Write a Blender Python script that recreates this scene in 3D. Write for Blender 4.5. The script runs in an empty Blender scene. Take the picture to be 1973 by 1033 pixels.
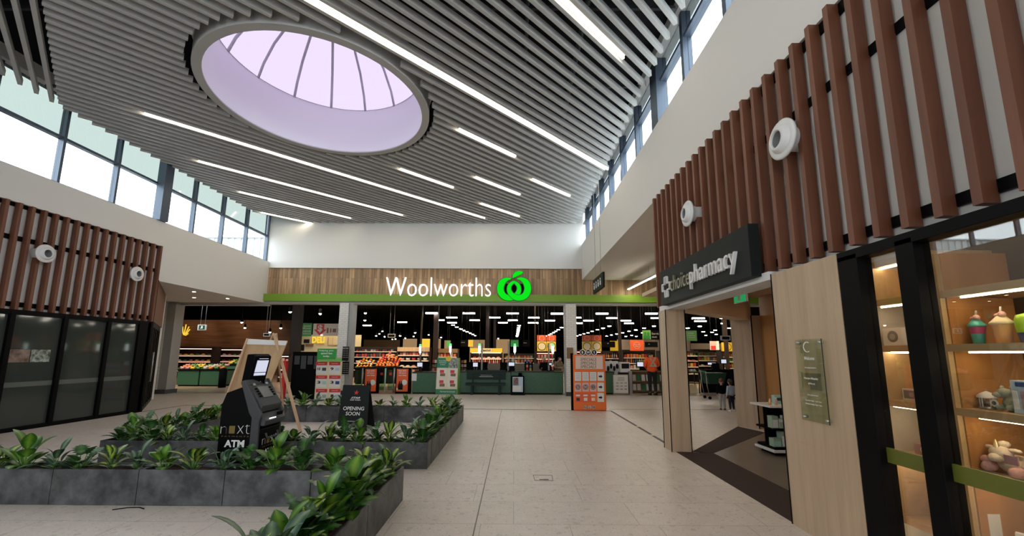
import bpy, math, random
from mathutils import Vector, Matrix

random.seed(7)
scene = bpy.context.scene
COL = scene.collection
R = math.radians

# ------------------------------------------------------------------ camera
FPX, PPY, EYE = 795.0, 565.0, 1.6
YAW, PITCH, ROLL = R(-0.352), R(8.381), R(0.292)


def cam_axes():
    cy, sy, cp, sp = math.cos(YAW), math.sin(YAW), math.cos(PITCH), math.sin(PITCH)
    f = Vector((sy * cp, cy * cp, sp)); r = Vector((cy, -sy, 0)); u = r.cross(f)
    c, s = math.cos(ROLL), math.sin(ROLL)
    return c * r + s * u, -s * r + c * u, f


AX = cam_axes()
cam_data = bpy.data.cameras.new('camera')
cam = bpy.data.objects.new('camera', cam_data); COL.objects.link(cam)
cam_data.sensor_fit = 'HORIZONTAL'; cam_data.sensor_width = 36.0
cam_data.lens = FPX / 1973.0 * 36.0
cam_data.shift_y = (PPY - 516.5) / 1973.0
cam_data.clip_start = 0.05; cam_data.clip_end = 300
cam.matrix_world = Matrix(((AX[0].x, AX[1].x, -AX[2].x, 0), (AX[0].y, AX[1].y, -AX[2].y, 0),
                           (AX[0].z, AX[1].z, -AX[2].z, EYE), (0, 0, 0, 1)))
scene.camera = cam

# ------------------------------------------------------------------ view, world, daylight
scene.view_settings.view_transform = 'Standard'
scene.view_settings.look = 'None'
scene.view_settings.gamma = 1.0
scene.view_settings.use_curve_mapping = False
scene.view_settings.exposure = 1.05
scene.cycles.use_denoising = True
scene.cycles.max_bounces = 7
scene.cycles.diffuse_bounces = 4
scene.cycles.glossy_bounces = 3
scene.cycles.transmission_bounces = 4
scene.cycles.transparent_max_bounces = 10
scene.cycles.caustics_reflective = False
scene.cycles.caustics_refractive = False
scene.cycles.sample_clamp_indirect = 6.0
scene.cycles.blur_glossy = 0.5
world = bpy.data.worlds.new('overcast_sky'); scene.world = world
world.use_nodes = True
world.node_tree.nodes['Background'].inputs[0].default_value = (0.93, 0.97, 1.0, 1)
SKY = 4.2
world.node_tree.nodes['Background'].inputs[1].default_value = SKY


def portal(name, loc, rot, sx, sy):
    d = bpy.data.lights.new(name, 'AREA'); d.shape = 'RECTANGLE'; d.size = sx; d.size_y = sy
    d.cycles.is_portal = True
    o = bpy.data.objects.new(name, d); o.location = loc; o.rotation_euler = rot; COL.objects.link(o)


portal('daylight_portal_left', (-10.25, 4.6, 6.15), (0, R(-90), 0), 1.75, 24.0)
portal('daylight_portal_right', (2.95, 4.6, 6.7), (0, R(90), 0), 1.35, 24.0)
portal('daylight_portal_skylight', (-4.2, 8.28, 10.3), (0, 0, 0), 4.4, 4.4)


# pixel of the photograph -> direction; A*: hit with a plane of the place
def ray(x, y):
    return (x - 986.5) * AX[0] - (y - PPY) * AX[1] + FPX * AX[2]


def AY(x, y, Y):
    d = ray(x, y); t = Y / d.y; return Vector((d.x * t, Y, d.z * t + EYE))


def AZ(x, y, z=0.0):
    d = ray(x, y); t = (z - EYE) / d.z; return Vector((d.x * t, d.y * t, z))


def AXp(x, y, X):
    d = ray(x, y); t = X / d.x; return Vector((X, d.y * t, d.z * t + EYE))


# ------------------------------------------------------------------ materials
def nt(name):
    m = bpy.data.materials.new(name); m.use_nodes = True
    t = m.node_tree; return m, t, t.nodes['Principled BSDF']


def mat(name, col, rough=0.6, metal=0.0, spec=None, emit=None, es=1.0):
    m, t, b = nt(name)
    b.inputs['Base Color'].default_value = (*col, 1); b.inputs['Roughness'].default_value = rough
    b.inputs['Metallic'].default_value = metal
    if spec is not None: b.inputs['Specular IOR Level'].default_value = spec
    if emit is not None:
        b.inputs['Emission Color'].default_value = (*emit, 1); b.inputs['Emission Strength'].default_value = es
    return m


def N(t, kind, **kw):
    n = t.nodes.new(kind)
    for k, v in kw.items():
        if k in n.inputs: n.inputs[k].default_value = v
        else: setattr(n, k, v)
    return n


def ramp(t, fac, stops):
    n = t.nodes.new('ShaderNodeValToRGB'); e = n.color_ramp.elements
    while len(e) < len(stops): e.new(0.5)
    for i, (p, c) in enumerate(stops): e[i].position = p; e[i].color = (*c, 1)
    t.links.new(fac, n.inputs[0]); return n.outputs[0]


def mixc(t, fac, a, b, mode='MIX'):
    n = t.nodes.new('ShaderNodeMix'); n.data_type = 'RGBA'; n.blend_type = mode
    for s, v in ((0, fac), (6, a), (7, b)):
        if hasattr(v, 'is_linked') or hasattr(v, 'links'): t.links.new(v, n.inputs[s])
        else: n.inputs[s].default_value = v if s == 0 else (*v, 1)
    return n.outputs[2]


def coords(t, scale=(1, 1, 1), rot=(0, 0, 0), kind='Object', loc=(0, 0, 0)):
    g = t.nodes.new('ShaderNodeNewGeometry') if kind == 'World' else t.nodes.new('ShaderNodeTexCoord')
    mp = t.nodes.new('ShaderNodeMapping')
    mp.inputs['Scale'].default_value = scale; mp.inputs['Rotation'].default_value = rot; mp.inputs['Location'].default_value = loc
    t.links.new(g.outputs['Position' if kind == 'World' else kind], mp.inputs[0]); return mp.outputs[0]


def bump(t, b, h, strength=0.2, dist=0.01):
    n = N(t, 'ShaderNodeBump', Strength=strength, Distance=dist)
    t.links.new(h, n.inputs['Height']); t.links.new(n.outputs[0], b.inputs['Normal'])


def floor_mat(name, base, base2, rough, flecks=True, brick=(1.2, 0.6)):
    m, t, b = nt(name)
    v = coords(t, kind='World')
    br = N(t, 'ShaderNodeTexBrick', Scale=1.0); br.offset = 0.37; br.squash = 0.7; br.squash_frequency = 3
    br.inputs['Brick Width'].default_value = brick[0]; br.inputs['Row Height'].default_value = brick[1]
    br.inputs['Mortar Size'].default_value = 0.0045; br.inputs['Mortar Smooth'].default_value = 0.2
    br.inputs['Color1'].default_value = (*base, 1); br.inputs['Color2'].default_value = (*base2, 1)
    br.inputs['Mortar'].default_value = (base[0] * 0.5, base[1] * 0.5, base[2] * 0.5, 1)
    t.links.new(v, br.inputs['Vector'])
    n1 = N(t, 'ShaderNodeTexNoise', Scale=5.0, Detail=6.0); t.links.new(v, n1.inputs['Vector'])
    c = mixc(t, 0.35, br.outputs['Color'], ramp(t, n1.outputs['Fac'], [(0.3, tuple(x * 0.84 for x in base)), (0.7, tuple(min(1, x * 1.16) for x in base))]))
    if flecks:
        for sc, thr, col, fac in ((22, 0.11, (0.76, 0.73, 0.68), 0.55), (30, 0.10, (0.24, 0.22, 0.20), 0.5), (70, 0.14, (0.33, 0.30, 0.27), 0.35), (48, 0.10, (0.85, 0.83, 0.79), 0.5), (11, 0.12, (0.40, 0.36, 0.32), 0.4)):
            vo = N(t, 'ShaderNodeTexVoronoi', Scale=float(sc), Randomness=1.0)
            wr = N(t, 'ShaderNodeTexNoise', Scale=sc * 0.7); t.links.new(v, wr.inputs['Vector'])
            t.links.new(mixc(t, 0.06, v, wr.outputs['Color'], 'ADD'), vo.inputs['Vector'])
            # only some of the cells carry a chip
            sep = t.nodes.new('ShaderNodeSeparateColor'); t.links.new(vo.outputs['Color'], sep.inputs[0])
            keep = N(t, 'ShaderNodeMath', operation='GREATER_THAN'); keep.inputs[1].default_value = 0.62; t.links.new(sep.outputs[0], keep.inputs[0])
            near = N(t, 'ShaderNodeMath', operation='LESS_THAN'); near.inputs[1].default_value = thr * 2.4; t.links.new(vo.outputs['Distance'], near.inputs[0])
            mu = N(t, 'ShaderNodeMath', operation='MULTIPLY'); t.links.new(keep.outputs[0], mu.inputs[0]); t.links.new(near.outputs[0], mu.inputs[1])
            mu2 = N(t, 'ShaderNodeMath', operation='MULTIPLY'); mu2.inputs[1].default_value = fac; t.links.new(mu.outputs[0], mu2.inputs[0])
            c = mixc(t, mu2.outputs[0], c, col)
    t.links.new(c, b.inputs['Base Color']); b.inputs['Roughness'].default_value = rough
    return m


def wood(name, dark, light, axis='z', scale=1.0, rough=0.5, kind='World', boards=None):
    """grain along axis; boards=(width, length) adds separate planks"""
    m, t, b = nt(name)
    s = {'z': (14, 14, 0.9), 'y': (14, 0.9, 14), 'x': (0.9, 14, 14)}[axis]
    v = coords(t, tuple(k * scale for k in s), kind=kind)
    n = N(t, 'ShaderNodeTexNoise', Scale=1.0, Detail=6.0, Roughness=0.6, Distortion=0.4); t.links.new(v, n.inputs['Vector'])
    c = ramp(t, n.outputs['Fac'], [(0.32, dark), (0.68, light)])
    if boards:
        rot = (0, R(90), 0) if axis == 'z' else (0, 0, 0)
        v2 = coords(t, kind=kind, rot=(R(90), 0, R(90)) if axis == 'z' else (0, 0, 0))
        # long side of each plank runs up (z); x counts the planks
        sep = t.nodes.new('ShaderNodeSeparateXYZ'); g = t.nodes.new('ShaderNodeNewGeometry'); t.links.new(g.outputs['Position'], sep.inputs[0])
        cb = t.nodes.new('ShaderNodeCombineXYZ'); t.links.new(sep.outputs[2], cb.inputs[0]); t.links.new(sep.outputs[0], cb.inputs[1])
        br = N(t, 'ShaderNodeTexBrick', Scale=1.0); br.offset = 0.43
        br.inputs['Brick Width'].default_value = boards[1]; br.inputs['Row Height'].default_value = boards[0]
        br.inputs['Mortar Size'].default_value = 0.004; br.inputs['Bias'].default_value = 0.0
        br.inputs['Color1'].default_value = (0.62, 0.60, 0.58, 1); br.inputs['Color2'].default_value = (1.25, 1.2, 1.15, 1)
        br.inputs['Mortar'].default_value = (0.3, 0.28, 0.26, 1)
        t.links.new(cb.outputs[0], br.inputs['Vector'])
        c = mixc(t, 1.0, c, br.outputs['Color'], 'MULTIPLY')
    t.links.new(c, b.inputs['Base Color']); b.inputs['Roughness'].default_value = rough
    bump(t, b, n.outputs['Fac'], 0.08, 0.003)
    return m


def noisy(name, a, c, scale=4.0, rough=0.6, bmp=0.0, kind='World', detail=5.0, metal=0.0):
    m, t, b = nt(name)
    v = coords(t, kind=kind)
    n = N(t, 'ShaderNodeTexNoise', Scale=scale, Detail=detail, Roughness=0.6); t.links.new(v, n.inputs['Vector'])
    t.links.new(ramp(t, n.outputs['Fac'], [(0.35, a), (0.65, c)]), b.inputs['Base Color'])
    b.inputs['Roughness'].default_value = rough; b.inputs['Metallic'].default_value = metal
    if bmp: bump(t, b, n.outputs['Fac'], bmp, 0.01)
    return m


def brick_mat(name, col, mortar, w=0.2, h=0.075):
    m, t, b = nt(name)
    g = t.nodes.new('ShaderNodeNewGeometry'); sep = t.nodes.new('ShaderNodeSeparateXYZ'); t.links.new(g.outputs['Position'], sep.inputs[0])
    ad = N(t, 'ShaderNodeMath', operation='ADD'); t.links.new(sep.outputs[0], ad.inputs[0]); t.links.new(sep.outputs[1], ad.inputs[1])
    cb = t.nodes.new('ShaderNodeCombineXYZ'); t.links.new(ad.outputs[0], cb.inputs[0]); t.links.new(sep.outputs[2], cb.inputs[1])
    br = N(t, 'ShaderNodeTexBrick', Scale=1.0)
    br.inputs['Brick Width'].default_value = w; br.inputs['Row Height'].default_value = h; br.inputs['Mortar Size'].default_value = 0.005
    br.inputs['Color1'].default_value = (*col, 1); br.inputs['Color2'].default_value = tuple(x * 0.93 for x in col) + (1,); br.inputs['Mortar'].default_value = (*mortar, 1)
    t.links.new(cb.outputs[0], br.inputs['Vector']); t.links.new(br.outputs['Color'], b.inputs['Base Color'])
    b.inputs['Roughness'].default_value = 0.25
    bump(t, b, br.outputs['Fac'], -0.4, 0.01)
    return m


def glass(name, tint=(1, 1, 1), refl=0.08, rough=0.0):
    m = bpy.data.materials.new(name); m.use_nodes = True; t = m.node_tree; t.nodes.clear()
    out = t.nodes.new('ShaderNodeOutputMaterial'); tr = t.nodes.new('ShaderNodeBsdfTransparent'); gl = t.nodes.new('ShaderNodeBsdfGlossy')
    tr.inputs[0].default_value = (*tint, 1); gl.inputs['Roughness'].default_value = rough
    fr = t.nodes.new('ShaderNodeLayerWeight'); fr.inputs[0].default_value = 0.25
    mr = N(t, 'ShaderNodeMapRange'); mr.inputs['To Min'].default_value = refl * 0.6; mr.inputs['To Max'].default_value = min(1, refl * 6)
    t.links.new(fr.outputs['Facing'], mr.inputs['Value'])
    mx = t.nodes.new('ShaderNodeMixShader'); t.links.new(mr.outputs[0], mx.inputs[0]); t.links.new(tr.outputs[0], mx.inputs[1]); t.links.new(gl.outputs[0], mx.inputs[2])
    t.links.new(mx.outputs[0], out.inputs[0]); return m


def lamp(name, col, s, sampled=True):
    m = bpy.data.materials.new(name); m.use_nodes = True; t = m.node_tree; t.nodes.clear()
    out = t.nodes.new('ShaderNodeOutputMaterial'); e = t.nodes.new('ShaderNodeEmission')
    e.inputs[0].default_value = (*col, 1); e.inputs[1].default_value = s; t.links.new(e.outputs[0], out.inputs[0])
    if not sampled: m.cycles.emission_sampling = 'NONE'
    return m


def leaf_mat(name, edge, mid, var, rough=0.38):
    m, t, b = nt(name)
    uv = t.nodes.new('ShaderNodeUVMap'); sep = t.nodes.new('ShaderNodeSeparateXYZ'); t.links.new(uv.outputs[0], sep.inputs[0])
    a = N(t, 'ShaderNodeMath', operation='SUBTRACT'); a.inputs[1].default_value = 0.5; t.links.new(sep.outputs[0], a.inputs[0])
    a2 = N(t, 'ShaderNodeMath', operation='ABSOLUTE'); t.links.new(a.outputs[0], a2.inputs[0])
    v = coords(t, (1, 1, 1)); n = N(t, 'ShaderNodeTexNoise', Scale=30.0, Detail=3.0); t.links.new(v, n.inputs['Vector'])
    s = N(t, 'ShaderNodeMath', operation='MULTIPLY'); s.inputs[1].default_value = var; t.links.new(n.outputs['Fac'], s.inputs[0])
    ad = N(t, 'ShaderNodeMath', operation='ADD'); t.links.new(a2.outputs[0], ad.inputs[0]); t.links.new(s.outputs[0], ad.inputs[1])
    c = ramp(t, ad.outputs[0], [(var * 0.5 + 0.02, mid), (var * 0.5 + 0.33, edge)])
    t.links.new(c, b.inputs['Base Color']); b.inputs['Roughness'].default_value = rough
    return m


M = dict(
    white=mat('white_paint', (0.74, 0.73, 0.71), 0.75), white_wall=mat('white_plaster', (0.72, 0.72, 0.70), 0.85),
    ceil_deck=mat('black_ceiling_deck', (0.010, 0.011, 0.014), 0.9, 0.0, 0.2), black=mat('black_metal', (0.0025, 0.0025, 0.003), 0.45, 0.0, 0.08),
    matt_black=mat('matt_black', (0.004, 0.004, 0.0045), 0.8, 0.0, 0.06), slat=mat('painted_ceiling_slat', (0.50, 0.50, 0.49), 0.5),
    rim=mat('grey_rim', (0.46, 0.46, 0.45), 0.5), frame_blue=mat('blue_grey_window_frame', (0.075, 0.10, 0.14), 0.4, 0.3),
    drum=mat('white_drum_lining', (0.88, 0.86, 0.90), 0.6), rib=mat('grey_skylight_rib', (0.55, 0.54, 0.56), 0.5),
    floor=floor_mat('terrazzo_tile', (0.68, 0.605, 0.545), (0.73, 0.65, 0.59), 0.40),
    store_floor=floor_mat('store_floor_tile', (0.42, 0.31, 0.22), (0.46, 0.34, 0.24), 0.25, False, (0.6, 0.6)),
    pharm_floor=noisy('pharmacy_grey_brown_floor', (0.16, 0.13, 0.10), (0.19, 0.155, 0.12), 3, 0.3),
    entry_mat=noisy('brown_entry_mat', (0.028, 0.014, 0.011), (0.045, 0.024, 0.018), 90, 0.95),
    fascia=wood('recycled_timber_boards', (0.26, 0.16, 0.085), (0.52, 0.355, 0.205), 'z', 1.0, 0.6, boards=(0.115, 1.3)),
    green=mat('lime_green_band', (0.20, 0.36, 0.025), 0.45), merbau=wood('red_brown_timber', (0.12, 0.040, 0.019), (0.19, 0.068, 0.034), 'z', 0.6, 0.5),
    oak=wood('pale_oak_panel', (0.43, 0.31, 0.20), (0.55, 0.41, 0.28), 'z', 0.75, 0.45),
    oak_y=wood('pale_oak_shelf', (0.42, 0.28, 0.14), (0.52, 0.36, 0.19), 'y', 0.6, 0.45),
    orange_wood=wood('honey_timber_lining', (0.40, 0.185, 0.055), (0.50, 0.24, 0.08), 'z', 0.5, 0.4),
    brick=brick_mat('white_glazed_brick', (0.82, 0.81, 0.77), (0.50, 0.50, 0.48)), brown_wood=wood('dark_store_boards', (0.05, 0.02, 0.008), (0.15, 0.06, 0.022), 'x', 0.5, 0.6),
    concrete=noisy('charcoal_concrete', (0.030, 0.032, 0.034), (0.125, 0.13, 0.135), 4.5, 0.5, 0.05),
    soil=noisy('bark_mulch', (0.02, 0.012, 0.008), (0.10, 0.035, 0.018), 60, 0.9, 0.5),
    dk_green=noisy('mottled_green_laminate', (0.022, 0.085, 0.042), (0.05, 0.15, 0.08), 45, 0.45), bench_green=mat('dark_green_slat', (0.010, 0.026, 0.021), 0.5, 0.0, 0.2),
    clear=glass('clear_glass', (0.93, 0.95, 0.93), 0.06), frit=glass('pale_green_glass', (0.285, 0.31, 0.298), 0.02),
    day=glass('clerestory_glass', (0.80, 0.83, 0.84), 0.01), lav=glass('lavender_skylight_pane', (0.112, 0.092, 0.132), 0.01), added_end_glass=glass('added_daylight_glass', (0.62, 0.63, 0.64), 0.02), dimg=glass('high_level_glass', (0.32, 0.34, 0.35), 0.01),
    plaque=glass('green_tinted_acrylic', (0.89, 0.93, 0.86), 0.05), gate=glass('gate_glass', (0.55, 0.8, 0.65), 0.08),
    film=mat('grey_green_filmed_glass', (0.046, 0.054, 0.047), 0.05, 0.0, 0.30), led=lamp('ceiling_led', (1.0, 0.86, 0.66), 7.0),
    led_warm=lamp('warm_led_strip', (1.0, 0.76, 0.48), 16.0), store_led=lamp('store_tube', (1.0, 0.93, 0.8), 26.0), store_deck=mat('black_store_ceiling', (0.003, 0.003, 0.0035), 0.95, 0.0, 0.05),
    spot=lamp('spot_lens', (1.0, 0.85, 0.62), 45.0), fridge_led=lamp('fridge_light', (1.0, 0.42, 0.28), 2.6), white_led=lamp('white_tube', (0.85, 1.0, 0.9), 4.0, False),
    letter=lamp('lit_white_letter', (1.0, 0.99, 0.97), 0.9), logo=lamp('lit_green_logo', (0.004, 0.80, 0.012), 0.5), logo_side=mat('dark_green_return', (0.0, 0.17, 0.02), 0.4),
    yellow_lit=lamp('lit_yellow', (1.0, 0.62, 0.06), 0.5, False), screen=lamp('lit_screen', (0.80, 0.83, 1.0), 0.40, False), green_lit=lamp('lit_green', (0.1, 0.75, 0.2), 1.0, False),
    cream_lit=lamp('lit_cream_panel', (1.0, 0.62, 0.30), 0.16, False),
    sign=mat('charcoal_sign_face', (0.014, 0.017, 0.017), 0.5, 0.0, 0.12), silver=mat('brushed_white_letter', (0.80, 0.80, 0.78), 0.35), gold_letter=mat('champagne_letter', (0.32, 0.30, 0.24), 0.3, 0.5),
    plastic=mat('white_plastic', (0.76, 0.76, 0.75), 0.35), throat=mat('grey_nozzle_throat', (0.20, 0.21, 0.22), 0.5), grey=mat('grey_plastic', (0.06, 0.063, 0.067), 0.5, 0.0, 0.25), lgrey=mat('light_grey', (0.36, 0.36, 0.35), 0.5),
    steel=mat('brushed_steel', (0.45, 0.45, 0.44), 0.3, 0.9), brass=mat('brass_strip', (0.75, 0.62, 0.35), 0.3, 0.8), dark_strip=mat('dark_floor_track', (0.04, 0.037, 0.033), 0.5),
    paper=mat('white_card', (0.75, 0.74, 0.72), 0.6), ink=mat('black_ink', (0.010, 0.010, 0.010), 0.6, 0.0, 0.2), white_ink=mat('white_ink', (0.85, 0.85, 0.83), 0.6), orange=mat('orange_board', (0.80, 0.12, 0.03), 0.5),
    orange2=mat('bright_orange_board', (0.86, 0.17, 0.02), 0.5), card_pink=mat('blush_card', (0.80, 0.62, 0.52), 0.5), pink_card=mat('pale_pink_card', (0.72, 0.45, 0.42), 0.5), red=mat('red_card', (0.62, 0.03, 0.03), 0.5), sgreen=mat('sign_green', (0.03, 0.33, 0.06), 0.5), lgreen=mat('light_green_card', (0.22, 0.50, 0.12), 0.5),
    promo_green=mat('promo_green', (0.02, 0.20, 0.09), 0.5), trolley_green=mat('trolley_green', (0.006, 0.05, 0.025), 0.5), cream=mat('cream_card', (0.78, 0.68, 0.45), 0.6), yellow=mat('yellow_card', (0.80, 0.58, 0.04), 0.5), brown=mat('brown_card', (0.22, 0.13, 0.06), 0.6),
    ply=wood('pine_plywood', (0.44, 0.27, 0.13), (0.55, 0.36, 0.19), 'z', 0.5, 0.6), pine=wood('pine_stick', (0.52, 0.33, 0.19), (0.66, 0.44, 0.27), 'z', 0.5, 0.55), olive=mat('olive_green_band', (0.12, 0.13, 0.015), 0.45),
    hivis=mat('orange_jacket_cloth', (1.0, 0.13, 0.02), 0.8, 0.0, None, (1.0, 0.10, 0.01), 0.0), tape=mat('reflective_tape', (0.45, 0.42, 0.38), 0.4), trouser=mat('black_trouser_cloth', (0.012, 0.012, 0.014), 0.9), skin=mat('skin', (0.50, 0.28, 0.19), 0.6),
    hair=mat('dark_brown_hair', (0.03, 0.018, 0.01), 0.7), red_hair=mat('auburn_hair', (0.14, 0.05, 0.022), 0.7), lt_cloth=mat('pale_grey_cloth', (0.36, 0.36, 0.35), 0.85), blue_cloth=mat('pale_blue_cloth', (0.38, 0.47, 0.60), 0.85),
    khaki=mat('khaki_cloth', (0.18, 0.14, 0.09), 0.85), blond=mat('blond_hair', (0.35, 0.22, 0.09), 0.7), pipe=mat('dark_duct', (0.05, 0.055, 0.06), 0.5, 0.4), parapet=mat('pale_metal_cladding', (0.55, 0.57, 0.58), 0.5),
    tan=mat('tan_ceiling_lining', (0.68, 0.50, 0.34), 0.5), shelf_dark=mat('dark_shelf', (0.022, 0.014, 0.011), 0.6, 0.0, 0.25), photo_brown=noisy('brown_photo_print', (0.08, 0.04, 0.03), (0.35, 0.25, 0.2), 5, 0.5), photo_grey=noisy('foliage_photo_print', (0.03, 0.05, 0.02), (0.45, 0.48, 0.45), 14, 0.5),
    leafA=leaf_mat('yellow_centred_leaf', (0.010, 0.055, 0.008), (0.40, 0.52, 0.07), 0.32), leafB=leaf_mat('deep_green_leaf', (0.012, 0.060, 0.010), (0.05, 0.15, 0.03), 0.15, 0.3),
    leafC=leaf_mat('grey_green_leaf', (0.022, 0.07, 0.035), (0.16, 0.25, 0.14), 0.25), leafD=leaf_mat('bright_lime_leaf', (0.03, 0.12, 0.010), (0.17, 0.31, 0.03), 0.25),
    stem=mat('green_stem', (0.10, 0.22, 0.04), 0.5), atm_gold=mat('gold_square_logo', (0.20, 0.13, 0.02), 0.5), teal=mat('mint_card', (0.35, 0.62, 0.55), 0.5), pblue=mat('pale_blue_card', (0.45, 0.58, 0.70), 0.5), sage=mat('sage_card', (0.34, 0.45, 0.33), 0.5),
    plush=noisy('cream_plush', (0.60, 0.50, 0.38), (0.72, 0.62, 0.50), 60, 0.95, 0.4), plush_pink=noisy('pink_plush', (0.60, 0.33, 0.30), (0.70, 0.43, 0.40), 60, 0.95, 0.4), plush_grey=noisy('grey_green_plush', (0.24, 0.26, 0.20), (0.33, 0.35, 0.28), 60, 0.95, 0.4),
    mauve=mat('mauve_card', (0.42, 0.26, 0.30), 0.5), magenta=mat('magenta_plastic', (0.55, 0.08, 0.22), 0.3), aqua=mat('aqua_plastic', (0.10, 0.50, 0.42), 0.3), peach=mat('peach_plastic', (0.80, 0.45, 0.18), 0.3), lime=mat('lime_plastic', (0.35, 0.62, 0.03), 0.3), navy=mat('navy_plastic', (0.02, 0.05, 0.22), 0.4),
)
for _n, _c in dict(p_red=(0.45, 0.04, 0.03), p_orange=(0.75, 0.20, 0.03), p_yellow=(0.70, 0.48, 0.06), p_green=(0.08, 0.22, 0.04), p_white=(0.62, 0.58, 0.52), p_brown=(0.20, 0.09, 0.05), p_blue=(0.06, 0.12, 0.30), p_pink=(0.60, 0.28, 0.24), p_dark=(0.04, 0.03, 0.03)).items():
    M[_n] = mat('goods_' + _n[2:], _c, 0.4)


# ------------------------------------------------------------------ mesh helpers
class MB:
    def __init__(self, o=(0, 0, 0)):
        self.v = []; self.f = []; self.m = []; self.o = Vector(o); self.uv = {}; self.smooth = []

    def face(self, idx, mi=0, sm=False):
        self.f.append(idx); self.m.append(mi); self.smooth.append(sm)

    def box(self, x0, x1, y0, y1, z0, z1, mi=0):
        b = len(self.v); o = self.o
        for z in (z0, z1):
            for x, y in ((x0, y0), (x1, y0), (x1, y1), (x0, y1)): self.v.append(Vector((x, y, z)) - o)
        for q in ((0, 3, 2, 1), (4, 5, 6, 7), (0, 1, 5, 4), (1, 2, 6, 5), (2, 3, 7, 6), (3, 0, 4, 7)): self.face([b + i for i in q], mi)
        return self

    def hexa(self, lo, hi, mi=0):
        """lo, hi: four points each, counter-clockwise seen from above"""
        b = len(self.v)
        for p in list(lo) + list(hi): self.v.append(Vector(p) - self.o)
        for q in ((0, 3, 2, 1), (4, 5, 6, 7), (0, 1, 5, 4), (1, 2, 6, 5), (2, 3, 7, 6), (3, 0, 4, 7)): self.face([b + i for i in q], mi)
        return self

    def quad(self, a, b_, c, d, mi=0):
        b = len(self.v)
        for p in (a, b_, c, d): self.v.append(Vector(p) - self.o)
        self.face([b, b + 1, b + 2, b + 3], mi); return self

    def slab(self, a, b_, c, d, th, mi=0):
        """thick plate: quad a b c d, thickness th behind it"""
        a, b_, c, d = map(Vector, (a, b_, c, d)); n = (b_ - a).cross(d - a).normalized() * -th
        return self.hexa([a + n, b_ + n, c + n, d + n], [a, b_, c, d], mi)

    def bar(self, a, b_, w, h, mi=0, up=(0, 0, 1)):
        a = Vector(a); b_ = Vector(b_); d = (b_ - a).normalized(); u = Vector(up)
        if abs(d.dot(u)) > 0.98: u = Vector((0, 1, 0))
        s = d.cross(u).normalized() * w / 2; t = s.cross(d).normalized() * h / 2
        return self.hexa([a - s - t, a + s - t, b_ + s - t, b_ - s - t], [a - s + t, a + s + t, b_ + s + t, b_ - s + t], mi)

    def tube(self, pts, r, n=10, mi=0, caps=True):
        pts = [Vector(p) for p in pts]; rs = r if isinstance(r, (list, tuple)) else [r] * len(pts)
        b = len(self.v); up = Vector((0, 0, 1))
        for i, p in enumerate(pts):
            d = (pts[min(i + 1, len(pts) - 1)] - pts[max(i - 1, 0)]).normalized()
            u = up if abs(d.dot(up)) < 0.95 else Vector((1, 0, 0))
            s = d.cross(u).normalized(); t = s.cross(d)
            for k in range(n):
                a = 2 * math.pi * k / n; self.v.append(p + (s * math.cos(a) + t * math.sin(a)) * rs[i] - self.o)
        for i in range(len(pts) - 1):
            for k in range(n):
                k2 = (k + 1) % n; self.face([b + i * n + k, b + i * n + k2, b + (i + 1) * n + k2, b + (i + 1) * n + k], mi, True)
        if caps:
            self.face([b + k for k in range(n)][::-1], mi); self.face([b + (len(pts) - 1) * n + k for k in range(n)], mi)
        return self

    def lathe(self, prof, n=24, c=(0, 0, 0), mi=0, axis='z', a0=0, a1=2 * math.pi):
        """prof: (radius, height) pairs; axis z, x or y"""
        c = Vector(c); b = len(self.v); full = abs(a1 - a0 - 2 * math.pi) < 1e-6; cols = n if full else n + 1
        for r_, h in prof:
            for k in range(cols):
                a = a0 + (a1 - a0) * k / n; x, y = r_ * math.cos(a), r_ * math.sin(a)
                p = {'z': (x, y, h), 'x': (h, x, y), 'y': (x, h, y)}[axis]; self.v.append(Vector(p) + c - self.o)
        for i in range(len(prof) - 1):
            for k in range(n):
                k2 = (k + 1) % cols; self.face([b + i * cols + k, b + i * cols + k2, b + (i + 1) * cols + k2, b + (i + 1) * cols + k], mi, True)
        return self

    def blob(self, c, rx, ry, rz, n=12, mi=0, rot=None):
        c = Vector(c); b = len(self.v); rows = n // 2
        for i in range(rows + 1):
            ph = math.pi * i / rows
            for k in range(n):
                a = 2 * math.pi * k / n; p = Vector((rx * math.sin(ph) * math.cos(a), ry * math.sin(ph) * math.sin(a), rz * math.cos(ph)))
                if rot: p = rot @ p
                self.v.append(p + c - self.o)
        for i in range(rows):
            for k in range(n):
                k2 = (k + 1) % n; self.face([b + i * n + k, b + (i + 1) * n + k, b + (i + 1) * n + k2, b + i * n + k2], mi, True)
        return self

    def prism(self, poly, o, u, w, n, th, mi=0):
        """polygon poly (2-D) in plane o,u,w, extruded th along n"""
        o, u, w, n = map(Vector, (o, u, w, n)); b = len(self.v); k = len(poly)
        for s in (0, 1):
            for x, y in poly: self.v.append(o + u * x + w * y + n * th * s - self.o)
        self.face([b + i for i in range(k)][::-1], mi); self.face([b + k + i for i in range(k)], mi)
        for i in range(k): self.face([b + i, b + (i + 1) % k, b + k + (i + 1) % k, b + k + i], mi)
        return self

    def mesh(self, name, mats):
        me = bpy.data.meshes.new(name); me.from_pydata([tuple(v) for v in self.v], [], self.f)
        for m in (mats if isinstance(mats, (list, tuple)) else [mats]): me.materials.append(m)
        me.polygons.foreach_set('material_index', self.m); me.polygons.foreach_set('use_smooth', self.smooth)
        if self.uv:
            l = me.uv_layers.new(name='UVMap')
            for lp in me.loops:
                if lp.vertex_index in self.uv: l.data[lp.index].uv = self.uv[lp.vertex_index]
        me.update(); return me

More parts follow.
